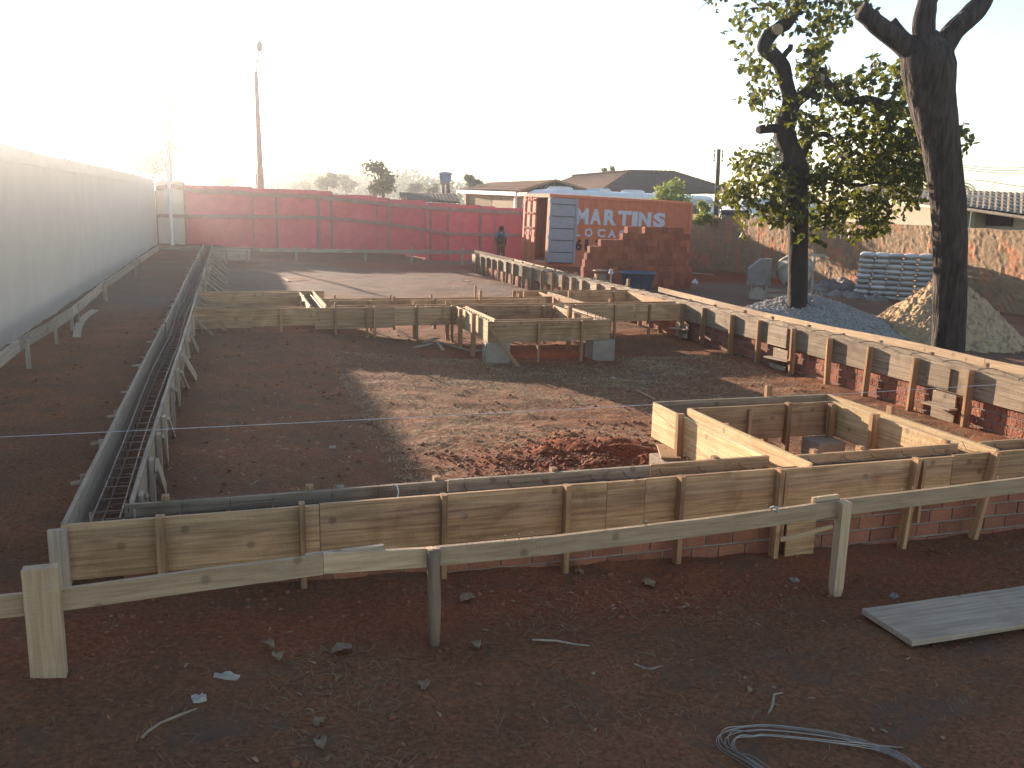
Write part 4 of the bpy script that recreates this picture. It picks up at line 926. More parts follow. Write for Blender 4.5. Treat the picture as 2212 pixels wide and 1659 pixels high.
m=MB(); m.tube([PV(1740,-45,tb),PV(1650,-60,tb),PV(1560,-15,tb),PV(1520,10,tb),PV(1498,32,tb)],[.03,.02,.012,.006,.003],6); m.build('twigs',BARK,t1)
tb2=P(2047,800,-.7); t2=thing('lopped_tree',tb2,'thick bare dark trunk with lopped limbs at right','tree')
limb(t2,[(2047,815,76),(2047,786,70),(2050,700,67),(2052,600,67),(2052,486,68),(2045,400,72),(2033,320,76),(2022,260,84),(2012,200,94),(2005,150,106),(2003,118,100),(2002,95,72),(2000,70,40)],tb2,BARK2,'trunk',56,.022,.05)
limb(t2,[(1992,140,70),(1968,108,50),(1940,86,42),(1915,68,40),(1894,52,38),(1876,36,34),(1864,24,38),(1858,20,34)],tb2,BARK2,'limb',20,.014)
limb(t2,[(1968,92,22),(1950,72,17),(1938,56,15),(1928,44,17)],tb2,BARK2,'limb',12,.008)
limb(t2,[(2000,115,58),(1996,80,46),(1996,45,44),(2000,20,42),(2004,-10,36),(2006,-60,30)],tb2,BARK2,'limb',18,.012)
limb(t2,[(2003,30,26),(2012,12,18),(2022,-8,14),(2030,-40,10)],tb2,BARK2,'limb',10,.008)
limb(t2,[(2022,130,62),(2040,96,48),(2062,66,44),(2085,44,44),(2105,24,44),(2122,2,38),(2135,-30,34)],tb2,BARK2,'limb',18,.012)
for i in range(3): 
    limb(t2,[(1866+i*9,30,7),(1864+i*9,18-i*2,5),(1863+i*9,10-i*2,3)],tb2,BARK2,'limb',6,.002)
# generic background tree
def bgtree(px,pytop,pybase,D,rpx,label,cat='tree',leafm=None,n=900,ls=.22,group=None,trunk=True,lob=7,name='tree',dens=1.0):
    b=PD(px,pybase,D); b0=PD(px,pybase,D); top=PV(px,pytop,b); rad=rpx/F*D; z0=min(gbase(b.x,b.y)+hillz(b.x,b.y),b.z); 
    root=thing(name,(b.x,b.y,z0),label,cat,group); H=top.z-b.z; V=[];Fq=[]
    m=MB(); m.tube([(b.x,b.y,z0),(b.x+.1,b.y,b.z+H*.35),(b.x-.1*rad,b.y,b.z+H*.6)],[.05*H+.05,.04*H,.015*H],8)
    cs=[]
    for k in range(lob):
        c=Vector((b.x,b.y,b.z+H*.5))+Vector((U(-.62,.62)*rad,U(-.5,.5)*rad,U(-.32,.32)*H)); r=U(.30,.5)*min(rad,H*.55); cs.append((c,r))
        m.tube([(b.x,b.y,b.z+H*.25),(b.x*.5+c.x*.5,b.y*.5+c.y*.5,b.z*.4+c.z*.6),c],[.022*H,.013*H,.004*H],6)
    if trunk: m.build('trunk',BARK,root,True)
    for i in range(n):
        c,r=cs[i%lob]; p=c+rv()*r*(rnd()**.4)
        e=rv(); nn=rv(); nn=(nn-e*nn.dot(e)).normalized(); leaf(V,Fq,p,e,nn,ls*U(.7,1.3),ls*.6)
    link('crown',mesh('crown',[v-Vector((b.x,b.y,z0)) for v in V],Fq,leafm or LEAFD),root); return root
bgtree(825,343,425,55,40,'dark branching tree rising behind the middle of the red hoarding',n=1500,ls=.2,lob=13)
bgtree(1022,377,404,70,29,'small dense dark tree behind the carport roof',n=900,ls=.25)
bgtree(1315,355,377,80,23,'sparse wispy tree top above the tiled roofs',n=260,ls=.22)
bgtree(1448,386,470,38,48,'sunlit green shrub rising behind the right end of the container',cat='shrub',leafm=LEAF2,n=1700,ls=.13,lob=16,name='shrub',trunk=False)
bgtree(1515,425,500,39,24,'low green shrub between the container corner and the wooden pole',cat='shrub',leafm=LEAF2,n=900,ls=.13,name='shrub',trunk=False)
bgtree(1690,290,460,48,75,'dark tree standing behind the leafy tree in the middle ground',n=1500,ls=.2,lob=12)
bgtree(1930,330,420,50,60,'tree behind the roof between the two big trunks',n=1200,ls=.2,lob=10)
bgtree(300,290,395,62,62,'tall shaggy tree at far left beyond the hoarding corner',n=2600,ls=.3,lob=12)
bgtree(205,325,392,70,60,'lower bushy tree at far left in the glare',n=1500,ls=.3,lob=9)
bgtree(705,372,412,95,32,'rounded hazy tree left of the dark branching tree',n=700,ls=.45)
bgtree(748,378,412,120,25,'hazy tree top just left of the dark branching tree',n=500,ls=.5)
bgtree(655,385,412,130,28,'pale hazy tree over the red hoarding right of the lamp post',n=500,ls=.5)
bgtree(485,385,405,110,30,'low rounded hazy tree left of the lamp post',n=600,ls=.5)
bgtree(900,395,418,110,22,'hazy tree top between the branching tree and the water tank',n=450,ls=.45)
bgtree(935,398,430,100,14,'hazy tree top left of the water tank stand',n=300,ls=.4)
def palm(px,pyc,pybase,D,label,fl=2.2,nf=16,dr_=.9):
    b=PD(px,pybase,D); c=PV(px,pyc,b); z0=min(gbase(b.x,b.y),b.z); root=thing('palm_tree',(b.x,b.y,z0),label,'palm tree')
    m=MB(); m.tube([(b.x,b.y,z0),(b.x,b.y,(z0+c.z)/2),c],[.2,.16,.12],9); m.build('trunk',BARK,root,True); V=[];Fq=[]
    for k in range(nf):
        a=k/nf*6.283+U(-.15,.15); el=U(-.1,1.1); d=Vector((math.cos(a)*math.cos(el),math.sin(a)*math.cos(el),math.sin(el))); prev=Vector(c); L_=fl*U(.8,1.15); st=14
        for i in range(st):
            t=i/st; d=(d+Vector((0,0,-dr_*.16))).normalized(); nx_=prev+d*L_/st; s=d.cross(Vector((0,0,1))).normalized() if abs(d.z)<.98 else Vector((1,0,0))
            w_=.35*math.sin(math.pi*min(.97,t*.9+.08))*fl/2.2
            n0=len(V); V+= [prev-s*.02,nx_-s*.02,nx_+s*.02,prev+s*.02]; Fq.append((n0,n0+1,n0+2,n0+3))
            for sg in(-1,1):
                for u_ in(.0,.5):
                    q=prev+d*(u_*L_/st); e=(s*sg+d*.55+Vector((0,0,-.45))).normalized(); n0=len(V); V+=[q,q+d*.05,q+e*w_]; Fq.append((n0,n0+1,n0+2))
            prev=nx_
    link('crown',mesh('crown',[v-Vector((b.x,b.y,z0)) for v in V],Fq,PALML),root)
palm(368,215,398,56,'palm with drooping fronds behind the tall white pole',1.35,18,1.2)
palm(362,310,398,54,'shorter palm with arching fronds behind the foot of the tall white pole',1.5,22,1.1)
palm(300,175,396,64,'tallest slim palm faint in the glare at far left',1.3,16,1.2)
palm(2062,400,440,46,'palm whose frond tips show beside the thick bare trunk',1.5,14,.7)
# distant woods
V=[];Fq=[]
for k in range(90):
    px=U(380,1000); D=U(150,330); py=interp(px,[380,600,800,1000],[392,398,405,418])+U(-14,12); c=PD(px,py,D); r=U(2.2,4.6)*D/220
    for i in range(90):
        p=c+Vector((rv().x*r*1.4,rv().y*r,rv().z*r*.8)); e=rv(); nn=rv(); nn=(nn-e*nn.dot(e)).normalized(); leaf(V,Fq,p,e,nn,U(.8,1.6)*D/220,.9*D/220)
o=link('far_woods',mesh('far_woods',V,Fq,LEAFD)); tag(o,'hazy woods over the far hillside beyond the red hoarding','woods',kind='stuff')

# ================================================================== BUILDINGS
TILE_LIT=M('clay_tile_lit',(.40,.22,.13),.85,(.26,.13,.08),3,.9,bump=.3,bscale=20); TILE_SHADE=M('clay_tile_shade',(.19,.10,.07),.9,(.12,.065,.05),3,.9,bump=.3,bscale=20); FIB=M('fibre_cement',(.30,.25,.19),.95,(.19,.155,.115),3,.9,bump=.4,bscale=20)  # one clay tile in two tones: sun and shade painted in per slope
CREAM=M('cream_wall',(.58,.52,.38),.9,(.50,.44,.32),2,.7,bump=.2); BLOCKW=M('raw_block_wall',(.34,.29,.19),.95,(.22,.19,.12),4,.8,bump=.6,bscale=12); WPAINT=M('white_fascia',(.68,.68,.66),.7,(.6,.6,.57)); DARK=M('dark_opening',(.02,.02,.022),.7); ROOFD=M('dark_sheet_roof',(.07,.06,.06),.9,(.045,.04,.04),4,.8)
def roofp(root,a,b,c,d,mat,tw=.24,cs=.38,amp=.035,name='roof',thick=.06):
    """a,b = eave ends, c,d = upper ends (above b, above a)"""
    Le=(b-a).length; nu=max(8,int(Le/tw*4)); Ls=((d-a).length+(c-b).length)/2; nv=max(3,int(Ls/cs)); nrm=((b-a).cross(d-a)).normalized()
    if nrm.z<0: nrm=-nrm
    V=[];Fq=[]
    for j in range(nv):
        for jj in(0,1):
            v=(j+jj)/nv
            for i in range(nu+1):
                u=i/nu; p=(a*(1-u)+b*u)*(1-v)+(d*(1-u)+c*u)*v; h=amp*abs(math.sin(math.pi*(u*Le/tw)))+(.03 if jj==0 else 0)+.008*noise.noise(Vector((u*Le*3,j*3.1,1)))
                V.append(p+nrm*h-root.location)
    w_=nu+1
    for r in range(2*nv-1):
        for i in range(nu): Fq.append((r*w_+i,r*w_+i+1,(r+1)*w_+i+1,(r+1)*w_+i))
    k=len(V); V+=[q-nrm*thick-root.location for q in(a,b,c,d)]; Fq.append((k+3,k+2,k+1,k))
    return link(name,mesh(name,V,Fq,mat),root)
def quadwall(root,name,a,b,z0,z1a,z1b,mat,t=.15,hole=None):
    d=(b-a); d.z=0; n_=Vector((-d.y,d.x,0)).normalized()*t; V=[Vector((a.x,a.y,z0)),Vector((b.x,b.y,z0)),Vector((b.x,b.y,z1b)),Vector((a.x,a.y,z1a))]; V=V+[v+n_ for v in V]
    return link(name,mesh(name,[v-root.location for v in V],[(0,1,2,3),(7,6,5,4),(0,4,5,1),(1,5,6,2),(2,6,7,3),(3,7,4,0)],mat),root)
def col(root,name,p,z0,z1,w_,mat):
    m=MB(); m.box((p.x-w_/2,p.y-w_/2,z0),(p.x+w_/2,p.y+w_/2,z1)); return m.build(name,mat,root)
# carport house
e0=PD(987,410,55); e1=PD(1115,414.5,46); rA=PD(1200,389,47.5); rB=PD(1060,394.5,57); e2=PD(1268,410,50)
h1_=thing('carport_house',(e1.x,e1.y,-2),'low house with orange tiled roof, white fascia and rough block wall behind the hoarding','house')
roofp(h1_,e0,e1,rA,rB,TILE_LIT); roofp(h1_,e2,e2+(rB-rA),rB,rA,TILE_SHADE)
f_=(e1-e0).normalized(); m=MB(); m.bar(e0+Vector((0,0,-.1)),e1+Vector((0,0,-.1)),.2,.06); m.build('fascia',WPAINT,h1_)
quadwall(h1_,'gable',e1+Vector((0,.2,0)),e2+Vector((0,.2,0)),e2.z-.25,e1.z,e2.z,CREAM)
V=[e1+Vector((.1,.25,0)),e2+Vector((-.1,.25,0)),rA+Vector((0,.25,-.12))]; V+= [v+Vector((0,.1,0)) for v in V]
link('gable_board',mesh('gable_board',[v-h1_.location for v in V],[(0,1,2),(5,4,3)],ROOFD),h1_)
m=MB(); mid=(e1+e2)/2
m.bar(e1,e2,.10,.06); m.bar(e1,rA,.12,.06); m.bar(rA,e2,.12,.06); m.bar(mid,rA,.08,.05)
for t_ in(.25,.45): m.bar(e1.lerp(mid,t_*1.6),e1.lerp(rA,t_*1.3),.06,.05); m.bar(e2.lerp(mid,t_*1.6),e2.lerp(rA,t_*1.3),.06,.05); m.bar(e1.lerp(mid,t_*1.6),e1.lerp(rA,min(.95,t_*1.3+.25)),.06,.05)
m.build('truss',W_RED,h1_)
quadwall(h1_,'wall',PD(1013,418,53.5)+Vector((0,0,0)),PD(1062,418,50.5),-2,PD(1013,418,53.5).z,PD(1062,418,50.5).z,BLOCKW); quadwall(h1_,'wall',PD(1064,416,50.2),PD(1112,416,47),-2,PD(1064,416,50.2).z,PD(1112,416,47).z,BLOCKW)
quadwall(h1_,'wall',PD(1125,420,47)+Vector((0,.3,0)),PD(1262,425,50)+Vector((0,.3,0)),-2,e1.z-.2,e2.z-.2,CREAM)
for px,D,wd in((989,54.8,.12),(1010,53.7,.28),(1114,46.6,.14)): p=PD(px,415,D); col(h1_,'post',p,-2,p.z,wd,WPAINT if px!=1010 else BLOCKW)
# hip roofed house
C_=PD(1285,424,56); D_=PD(1590,415,63); R1=PD(1364,371,64); R2=PD(1455,373,66); L1=PD(1165,408,66); L2=PD(1238,381,70)
h2_=thing('hip_roof_house',(C_.x,C_.y,-2),'house with broad dark brown hipped tile roof behind the container and bus','house')
roofp(h2_,C_,D_,R2,R1,TILE_SHADE,.26,.42); roofp(h2_,L1,C_,R1,L2,TILE_LIT,.26,.42); 
roofp(h2_,D_,D_+Vector((3,9,0)),R2+Vector((.1,.2,0)),R2,TILE_SHADE,.26,.42)
m=MB()
for a,b in((C_,R1),(R1,R2),(R2,D_),(L2,R1)): 
    n=int((b-a).length/.4)
    for i in range(n): p=a.lerp(b,i/n); q=a.lerp(b,(i+1.15)/n); m.tube([p+Vector((0,0,.05)),q+Vector((0,0,.03))],[.13,.10],7)
m.build('ridge_tiles',TILE_SHADE,h2_)
cz=min(C_.z,D_.z)-.1
quadwall(h2_,'wall',C_+Vector((.5,.5,0)),D_+Vector((-.6,.4,0)),-2,cz,cz,CREAM); quadwall(h2_,'wall',L1+Vector((.6,-.2,0)),C_+Vector((.5,.5,0)),-2,cz,cz,CREAM)
# dark low shed roof
a=PD(868,431,50); b=PD(995,437,50); c=PD(985,419,54); d=PD(862,416,54); sh=thing('low_shed',(a.x,a.y,-2),'low shed with dark corrugated roof showing over the red hoarding','shed')
roofp(sh,a,b,c,d,ROOFD,.2,.6,.03); quadwall(sh,'wall',a+Vector((.1,.3,0)),b+Vector((0,.3,0)),-2,a.z-.1,b.z-.1,CLAY); quadwall(sh,'wall',d,a+Vector((.1,.3,0)),-2,d.z-.1,a.z-.1,CREAM)
# right house
E0=PX(1840,413,22.3); E1=PX(2290,478,22.3); T0=PX(1850,401,27); T1=PX(2290,421.5,27)
h3=thing('long_roof_house',(23,24,-1.6),'long house with weathered corrugated roof and cream wall beyond the brown wall','house')
roofp(h3,E1,E0,T0,T1,FIB,.24,1.1,.04)
def WX(px,py): return PX(px,py,22.9)
a=WX(1780,430); b=WX(2100,430); quadwall(h3,'wall',Vector((22.9,b.y,0)),Vector((22.9,a.y,0)),-1.6,1.75,2.1,CREAM)
quadwall(h3,'wall',Vector((23.9,b.y,0)),Vector((22.95,b.y,0)),-1.6,1.75,1.75,CREAM); 
b2_=WX(2260,430); quadwall(h3,'wall',Vector((23.6,b2_.y-2,0)),Vector((23.6,b.y,0)),-1.6,1.6,1.75,CREAM)
p=PX(2165,462,23.5); m=MB(); m.box((23.4,p.y-.5,1.3),(23.58,p.y+.5,1.65)); m.build('window',M('brown_shutter',(.12,.06,.05),.8),h3)
m=MB(); m.tube([E0+Vector((-.03,0,-.04)),E1+Vector((-.03,0,-.04))],.05,8); m.build('gutter',FIB,h3)
m=MB(); p=PD(2146,408,30); q=PV(2150,373,p); m.tube([p,q],.012,5); tag(m.build('antenna_mast',WIREM),'thin bare mast above the long weathered roof','mast')
for i,(a,b) in enumerate((((2080,357),(2330,342)),((2080,361.5),(2330,349)),((2085,367),(2330,355)),((2160,396),(2330,384)))):
    p=PD(*a,40); q=PD(*b,38); m=MB(); m.tube([p.lerp(q,t/8)+Vector((0,0,-.25*math.sin(math.pi*t/8))) for t in range(-4,9)],.013,5); tag(m.build('power_line',DARK),f"{['topmost','second highest','third highest','lowest'][i]} wire crossing the sky at far right",'wire','wires at far right')

# ================================================================== BUSES
BW=M('bus_white',(.66,.68,.66),.4,(.60,.62,.60),3,.5,spec=.5); BP=M('bus_pink',(.62,.42,.38),.45); BG_=M('bus_green',(.40,.55,.52),.45); GLS=M('bus_glass',(.02,.025,.03),.15,spec=.6)
def bus(A_,B_,ztop,label):
    d=(B_-A_); d.z=0; L_=d.length; d.normalize(); rz=math.atan2(d.y,d.x); H=3.15; z0=ztop-H
    r=thing('bus',(A_.x,A_.y,z0),label,'bus','buses parked behind the container',rz)
    W_=2.5; prof=[]
    # body cross-section (y,z) with rounded roof edges
    sec=[(0,.35),(0,2.75),(.04,2.92),(.14,3.02),(.4,3.1),(1.25,3.15),(2.1,3.1),(2.36,3.02),(2.46,2.92),(2.5,2.75),(2.5,.35)]
    xs_=[(0,.80),(.08,.90),(.25,.96),(.6,1),(L_-.2,1),(L_,.95)]
    V=[];n=len(sec)
    for x,s in xs_:
        for y,z in sec: V.append((x,1.25+(y-1.25)*(s*.5+.5),.35+(z-.35)*s))
    Fq=[(i*n+j,(i+1)*n+j,(i+1)*n+j+1,i*n+j+1) for i in range(len(xs_)-1) for j in range(n-1)]+[tuple(range(n)),tuple((len(xs_)-1)*n+j for j in range(n))[::-1]]
    link('body',mesh('body',V,Fq,BW,True),r)
    for x0,x1,mt in((.65,2.6,BP),(2.62,L_*.55,BW),(L_*.55,L_-.3,BG_)):
        m=MB(); m.box((x0,-.012,2.62),(x1,0.006,2.88)); local(m,'stripe',mt,r)
    x=.8
    while x<L_-1.5:
        m=MB(); m.box((x,-.02,1.55),(x+1.35,.004,2.42)); o=local(m,'window',GLS,r); m=MB(); m.box((x-.03,-.03,2.42),(x+1.38,.0,2.47)); m.box((x+.66,-.035,1.55),(x+.70,-.021,2.42)); local(m,'window_frame',DARK,o); x+=1.45
    m=MB(); m.box((.6,-.02,2.50),(L_-.4,0.0,2.56)); local(m,'rain_rail',DARK,r)
    m=MB(); m.box((-.03,.3,1.4),(.0,2.2,2.6)); local(m,'windscreen',GLS,r)
    for x in(.9,4.2,7.4,10.6):
        if x<L_-1: 
            m=MB(); m.box((x,.55,3.1),(x+1.0,1.5,3.24)); m.box((x+.08,.62,3.24),(x+.92,1.43,3.29)); o=local(m,'roof_hatch',BW,r); bv=o.modifiers.new('b','BEVEL'); bv.width=.04
    for x in(2.2,L_-3):
        m=MB(); m.lathe((x,.12,.48),[(0,-.14),(.4,-.14),(.48,-.1),(.48,.12),(0,.12)],20,(0,1,0)); local(m,'wheel',DARK,r)
    return r
A_=PD(1205,410,44.5); B_=PD(1545,424,55.5); bus(A_,B_,PD(1248,409,45).z,'white bus parked behind the red container')
A_=PD(1625,432,46); B_=PD(1850,440,50); bus(A_,B_,PD(1650,432,46).z,'white bus half hidden by the leafy tree crown')

# ================================================================== POLES, TANK
PC=M('pole_concrete',(.22,.20,.18),.95,(.17,.155,.14),8,.5)
b=PD(566,430,42); pl=thing('street_lamp',(b.x,b.y,-1.2),'tapering concrete pole with a long necked street lamp above the red hoarding','street lamp')
top=PV(553,155,b); m=MB(); m.tube([(b.x,b.y,-1.2),Vector((b.x,b.y,-1.2)).lerp(top,.5),top],[.17,.135,.085],10); m.build('pole',PC,pl)
lt=PV(560,108,b); m=MB(); m.tube([top,top.lerp(lt,.5)+Vector((0,0,.02)),lt],.035,6); m.build('lamp_arm',PC,pl)
m=MB(); m.lathe(lt+Vector((0,0,-.05)),[(0,0),(.12,.02),(.14,.12),(.13,.32),(.08,.44),(0,.46)],12,Vector((.05,-.35,.93))); m.build('lamp_head',M('lamp_shell',(.22,.26,.25),.5),pl,True)
for i in range(5):
    for sg in(-1,1):
        z=top.z-.35-i*.32; x=top.x+(b.x-top.x)*.1; m=MB(); m.tube([(x,b.y,z),(x+sg*.2,b.y,z)],.015,5); m.lathe((x+sg*.2,b.y,z-.05),[(0,0),(.04,.02),(.04,.08),(0,.1)],8); m.build('insulator',PC,pl)
m=MB(); p=PV(559,272,b); m.tube([p+Vector((-.3,0,0)),p+Vector((.35,0,.02))],.02,5); m.build('cross_arm',PC,pl)
m=MB(); p=PD(555,405,44); q=PV(553.5,375,p); m.tube([Vector((p.x,p.y,-1.2)),q],.03,6); tag(m.build('thin_post',PC),'thin short post just left of the street lamp','post')
b=PY(372,527,39.0); wp=PV(352,160,b); m=MB(); m.tube([(b.x,b.y,-.6),Vector((b.x,b.y,-.6)).lerp(wp,.5),wp],[.075,.065,.05],8); o=m.build('white_pole',WPAINT); tag(o,'tall slim white pole at the corner of the hoardings','pole')
b=PD(1549,462,52); pw_=thing('wooden_pole',(b.x,b.y,-1.8),'dark wooden utility pole behind the brown wall','utility pole'); tp=PV(1553,322,b)
m=MB(); m.tube([(b.x,b.y,-1.8),tp],[.16,.11],9); m.build('pole',BARK,pw_)
for sg in(-1,1):
    m=MB(); m.tube([tp+Vector((sg*.26,0,-.05)),tp+Vector((sg*.26,0,-.75))],.03,6)
    for dz in(-.1,-.35,-.65): m.lathe(tp+Vector((sg*.26,0,dz-.05)),[(0,0),(.06,.02),(.06,.08),(0,.1)],8)
    m.build('insulator_rack',DARK,pw_); m=MB(); m.tube([tp+Vector((0,0,-1.3)),tp+Vector((sg*.3,0,-1.15)),tp+Vector((sg*.5,0,-1.3))],.015,5); m.build('arm',DARK,pw_)
b=PD(962,394,58); wt=thing('water_tank',(b.x,b.y,-1.9),'blue round water tank on a tall stand beyond the red hoarding','water tank')
k_=58/F; TB=M('tank_blue',(.10,.20,.38),.5,(.08,.17,.33),4,.5)
m=MB(); m.lathe(b,[(0,-.02),(10*k_,0),(12*k_,.1),(14*k_,17*k_),(15.5*k_,17.5*k_),(15.5*k_,19*k_),(12*k_,21.5*k_),(0,23*k_)],24); m.build('tank',TB,wt,True)
m=MB(); m.box((b.x-15*k_,b.y-.4,b.z-.08),(b.x+17*k_,b.y+.4,b.z-.02)); m.build('platform',PC,wt)
m=MB(); m.box((b.x-9*k_,b.y-.15,-1.9),(b.x-2.5*k_,b.y+.15,b.z-.08)); m.build('pillar',PC,wt); m=MB(); m.box((b.x+1*k_,b.y-.15,-1.9),(b.x+8*k_,b.y+.15,b.z-.08)); m.build('pillar',ROOFD,wt)
m=MB(); m.tube([(b.x-3*k_,b.y-.3,b.z-.3),(b.x+5*k_,b.y-1,-1)],.04,6); m.build('pipe',WPAINT,wt)
m=MB(); m.tube([(b.x+9*k_,b.y,b.z-.1),(b.x+10*k_,b.y,b.z-.9)],.02,5); m.tube([(b.x+12*k_,b.y,b.z-.1),(b.x+13*k_,b.y,b.z-.9)],.02,5)
for i in range(3): m.tube([(b.x+9.3*k_,b.y,b.z-.3-i*.25),(b.x+12.4*k_,b.y,b.z-.3-i*.25)],.018,5)
m.build('ladder',DARK,wt)
a=PD(1083,371,60); c=PD(1118,373.5,60); m=MB(); m.tube([a,c],.02,5)
for i in range(9): p=a.lerp(c,i/8); m.tube([p+Vector((0,-.25,0)),p+Vector((0,.25,0))],.012,4)
p=a.lerp(c,.5); m.tube([p,Vector((p.x,p.y,1.5))],.012,5); tag(m.build('tv_antenna',WIREM),'television aerial on a thin mast above the carport house','antenna')

# ================================================================== PERSON
def skin(name,verts,edges,rad,mat,parent,sub=1,root_i=0):
    me=bpy.data.meshes.new(name); me.from_pydata([tuple(v) for v in verts],edges,[]); o=bpy.data.objects.new(name,me); COL.objects.link(o); o.parent=parent
    mod=o.modifiers.new('s','SKIN'); sv=me.skin_vertices[0].data
    for i,r in enumerate(rad): sv[i].radius=(r,r) if not isinstance(r,tuple) else r; sv[i].use_root=(i==root_i)
    mod.use_smooth_shade=True; sb=o.modifiers.new('u','SUBSURF'); sb.levels=sub; sb.render_levels=sub; me.materials.append(mat); return o
hp=PD(1083,489,38.5); fz=hp.z-1.72; SKIN=M('brown_skin',(.16,.08,.05),.6); SHIRT=M('blue_shirt',(.16,.22,.38),.9,(.12,.17,.30),6); TROU=M('brown_trousers',(.14,.075,.05),.9); PACK=M('dark_backpack',(.02,.022,.03),.7); HAIR=M('black_hair',(.012,.01,.01),.8)
pe=thing('person',(hp.x,hp.y,fz),'person in blue shirt and brown trousers carrying a dark backpack, seen from behind','person',None,R(-18))
# local: +y away from the camera (facing), x right
vb=[(0,0,.95),(0,0,1.12),(0,.01,1.3),(0,.02,1.44),(0,.03,1.52),(0,.05,1.60),(0,.045,1.68),
    (-.17,.01,1.42),(-.22,.0,1.18),(-.20,.16,.98),(-.19,.22,.93),(.17,.01,1.42),(.22,.02,1.18),(.20,.18,1.0),(.19,.24,.95),
    (-.09,0,.88),(-.10,.02,.5),(-.11,-.02,.10),(-.11,.12,.04),(.09,0,.88),(.10,.03,.5),(.10,.04,.10),(.10,.18,.04)]
eb=[(0,1),(1,2),(2,3),(3,4),(4,5),(5,6),(3,7),(7,8),(8,9),(9,10),(3,11),(11,12),(12,13),(13,14),(0,15),(15,16),(16,17),(17,18),(0,19),(19,20),(20,21),(21,22)]
rb=[.14,.13,.15,.13,.055,.095,.085,.06,.045,.035,.035,.06,.045,.035,.035,.085,.06,.045,.035,.085,.06,.045,.035]
for hi,s in((10,-1),(14,1)):
    h=Vector(vb[hi])
    for f in range(5):
        k=len(vb); sx=(-.03+.018*f)*1.0; a=h+Vector((sx,.05,-.01 if f else .0)); b=a+Vector((0,.03+.008*(f in(1,2,3)),-.02)); vb+=[tuple(a),tuple(b)]; eb+=[(hi,k),(k,k+1)]; rb+=[.010,.008]
skin('body',vb,eb,rb,SKIN,pe)
skin('shirt',[(0,0,.93),(0,0,1.12),(0,.01,1.3),(0,.015,1.45),(-.18,.01,1.42),(-.225,.0,1.22),(.18,.01,1.42),(.225,.02,1.22)],[(0,1),(1,2),(2,3),(3,4),(4,5),(3,6),(6,7)],[.16,.155,.17,.12,.08,.07,.08,.07],SHIRT,pe)
skin('trousers',[(0,0,.95),(-.09,0,.86),(-.10,.02,.5),(-.11,-.02,.08),(.09,0,.86),(.10,.03,.5),(.10,.04,.08)],[(0,1),(1,2),(2,3),(0,4),(4,5),(5,6)],[.155,.10,.08,.065,.10,.08,.065],TROU,pe)
m=MB(); m.lathe((0,.03,1.60),[(.108,-.06),(.115,.0),(.112,.06),(.085,.115),(.04,.14),(0,.145)],16); local(m,'hair',HAIR,pe,True)
m=MB()
for sg in(-1,1): m.lathe((sg*.1,.06,1.615),[(0,-.03),(.015,-.02),(.018,0),(.012,.02),(0,.025)],8)
m.lathe((0,.155,1.60),[(0,-.02),(.018,-.01),(.01,.02),(0,.03)],8); local(m,'face_features',SKIN,pe,True)
o=skin('backpack',[(0,-.22,.98),(0,-.25,1.12),(0,-.24,1.30),(0,-.20,1.42)],[(0,1),(1,2),(2,3)],[(.17,.11),(.19,.13),(.17,.12),(.10,.07)],PACK,pe,2)
m=MB()
for sg in(-1,1): m.tube([(sg*.1,-.16,1.42),(sg*.12,-.02,1.52),(sg*.12,.12,1.42),(sg*.13,.14,1.25),(sg*.14,-.1,1.08)],.022,6)
local(m,'straps',PACK,pe)

# ================================================================== SMALL SITE THINGS
a=P(-40,946,0); b=P(2260,824,0); yq=6.6
a=PY(-40,946,(P(0,945,0).y)); b=PX(2230,826,XR+.3)
m=MB(); m.tube([a.lerp(b,t/12)+Vector((0,0,-.02*math.sin(math.pi*t/12))) for t in range(13)],.0022,5); tag(m.build('string_line',M('white_string',(.7,.7,.72),.8)),'thin white builder string stretched level across the site','string')
# coil of wire
GZ=-.56; cw=thing('wire_coil',P(1650,1610,GZ),'loose coil of thin grey wire lying at the bottom right corner','wire')
for k,(x0,y0,ty,xr_) in enumerate(((1548,1600,1572,1985),(1552,1603,1575,1980),(1556,1600,1579,1972),(1566,1606,1581,1965),(1572,1603,1588,1990),(1580,1610,1592,1975),(1582,1612,1597,1985),(1585,1616,1600,1960))):
    ks=[(1660+k*3,1690),(1600+k*4,1650),(x0+8,y0+22),(x0,y0),(x0+14,y0-14),(1600+k*4,ty+3),(1650,ty),(1720,ty+6),(1810,ty+22-k),(1900,1625),(1960,1652),(xr_+30,1692)]
    pp=[]
    for x,y in ks:
        q=P(x,y,GZ)
        for _ in range(3): q=P(x,y,gz(q.x,q.y)+.004)
        pp.append(q)
    P2=[]
    for i in range(len(pp)-1):
        p0,p1,p2,p3=pp[max(0,i-1)],pp[i],pp[i+1],pp[min(len(pp)-1,i+2)]
        for t in(0,.2,.4,.6,.8): P2.append(.5*((2*p1)+(p2-p0)*t+(2*p0-5*p1+4*p2-p3)*t*t+(3*p1-p0-3*p2+p3)*t**3)+Vector((0,0,.006+.006*((k*7)%5))))
    m=MB(); m.tube(P2,.0021,5); m.build('strand',WIREM,cw)
SCRAP=M('scrap_paper',(.46,.40,.33),.8,(.3,.28,.26),20,.7)
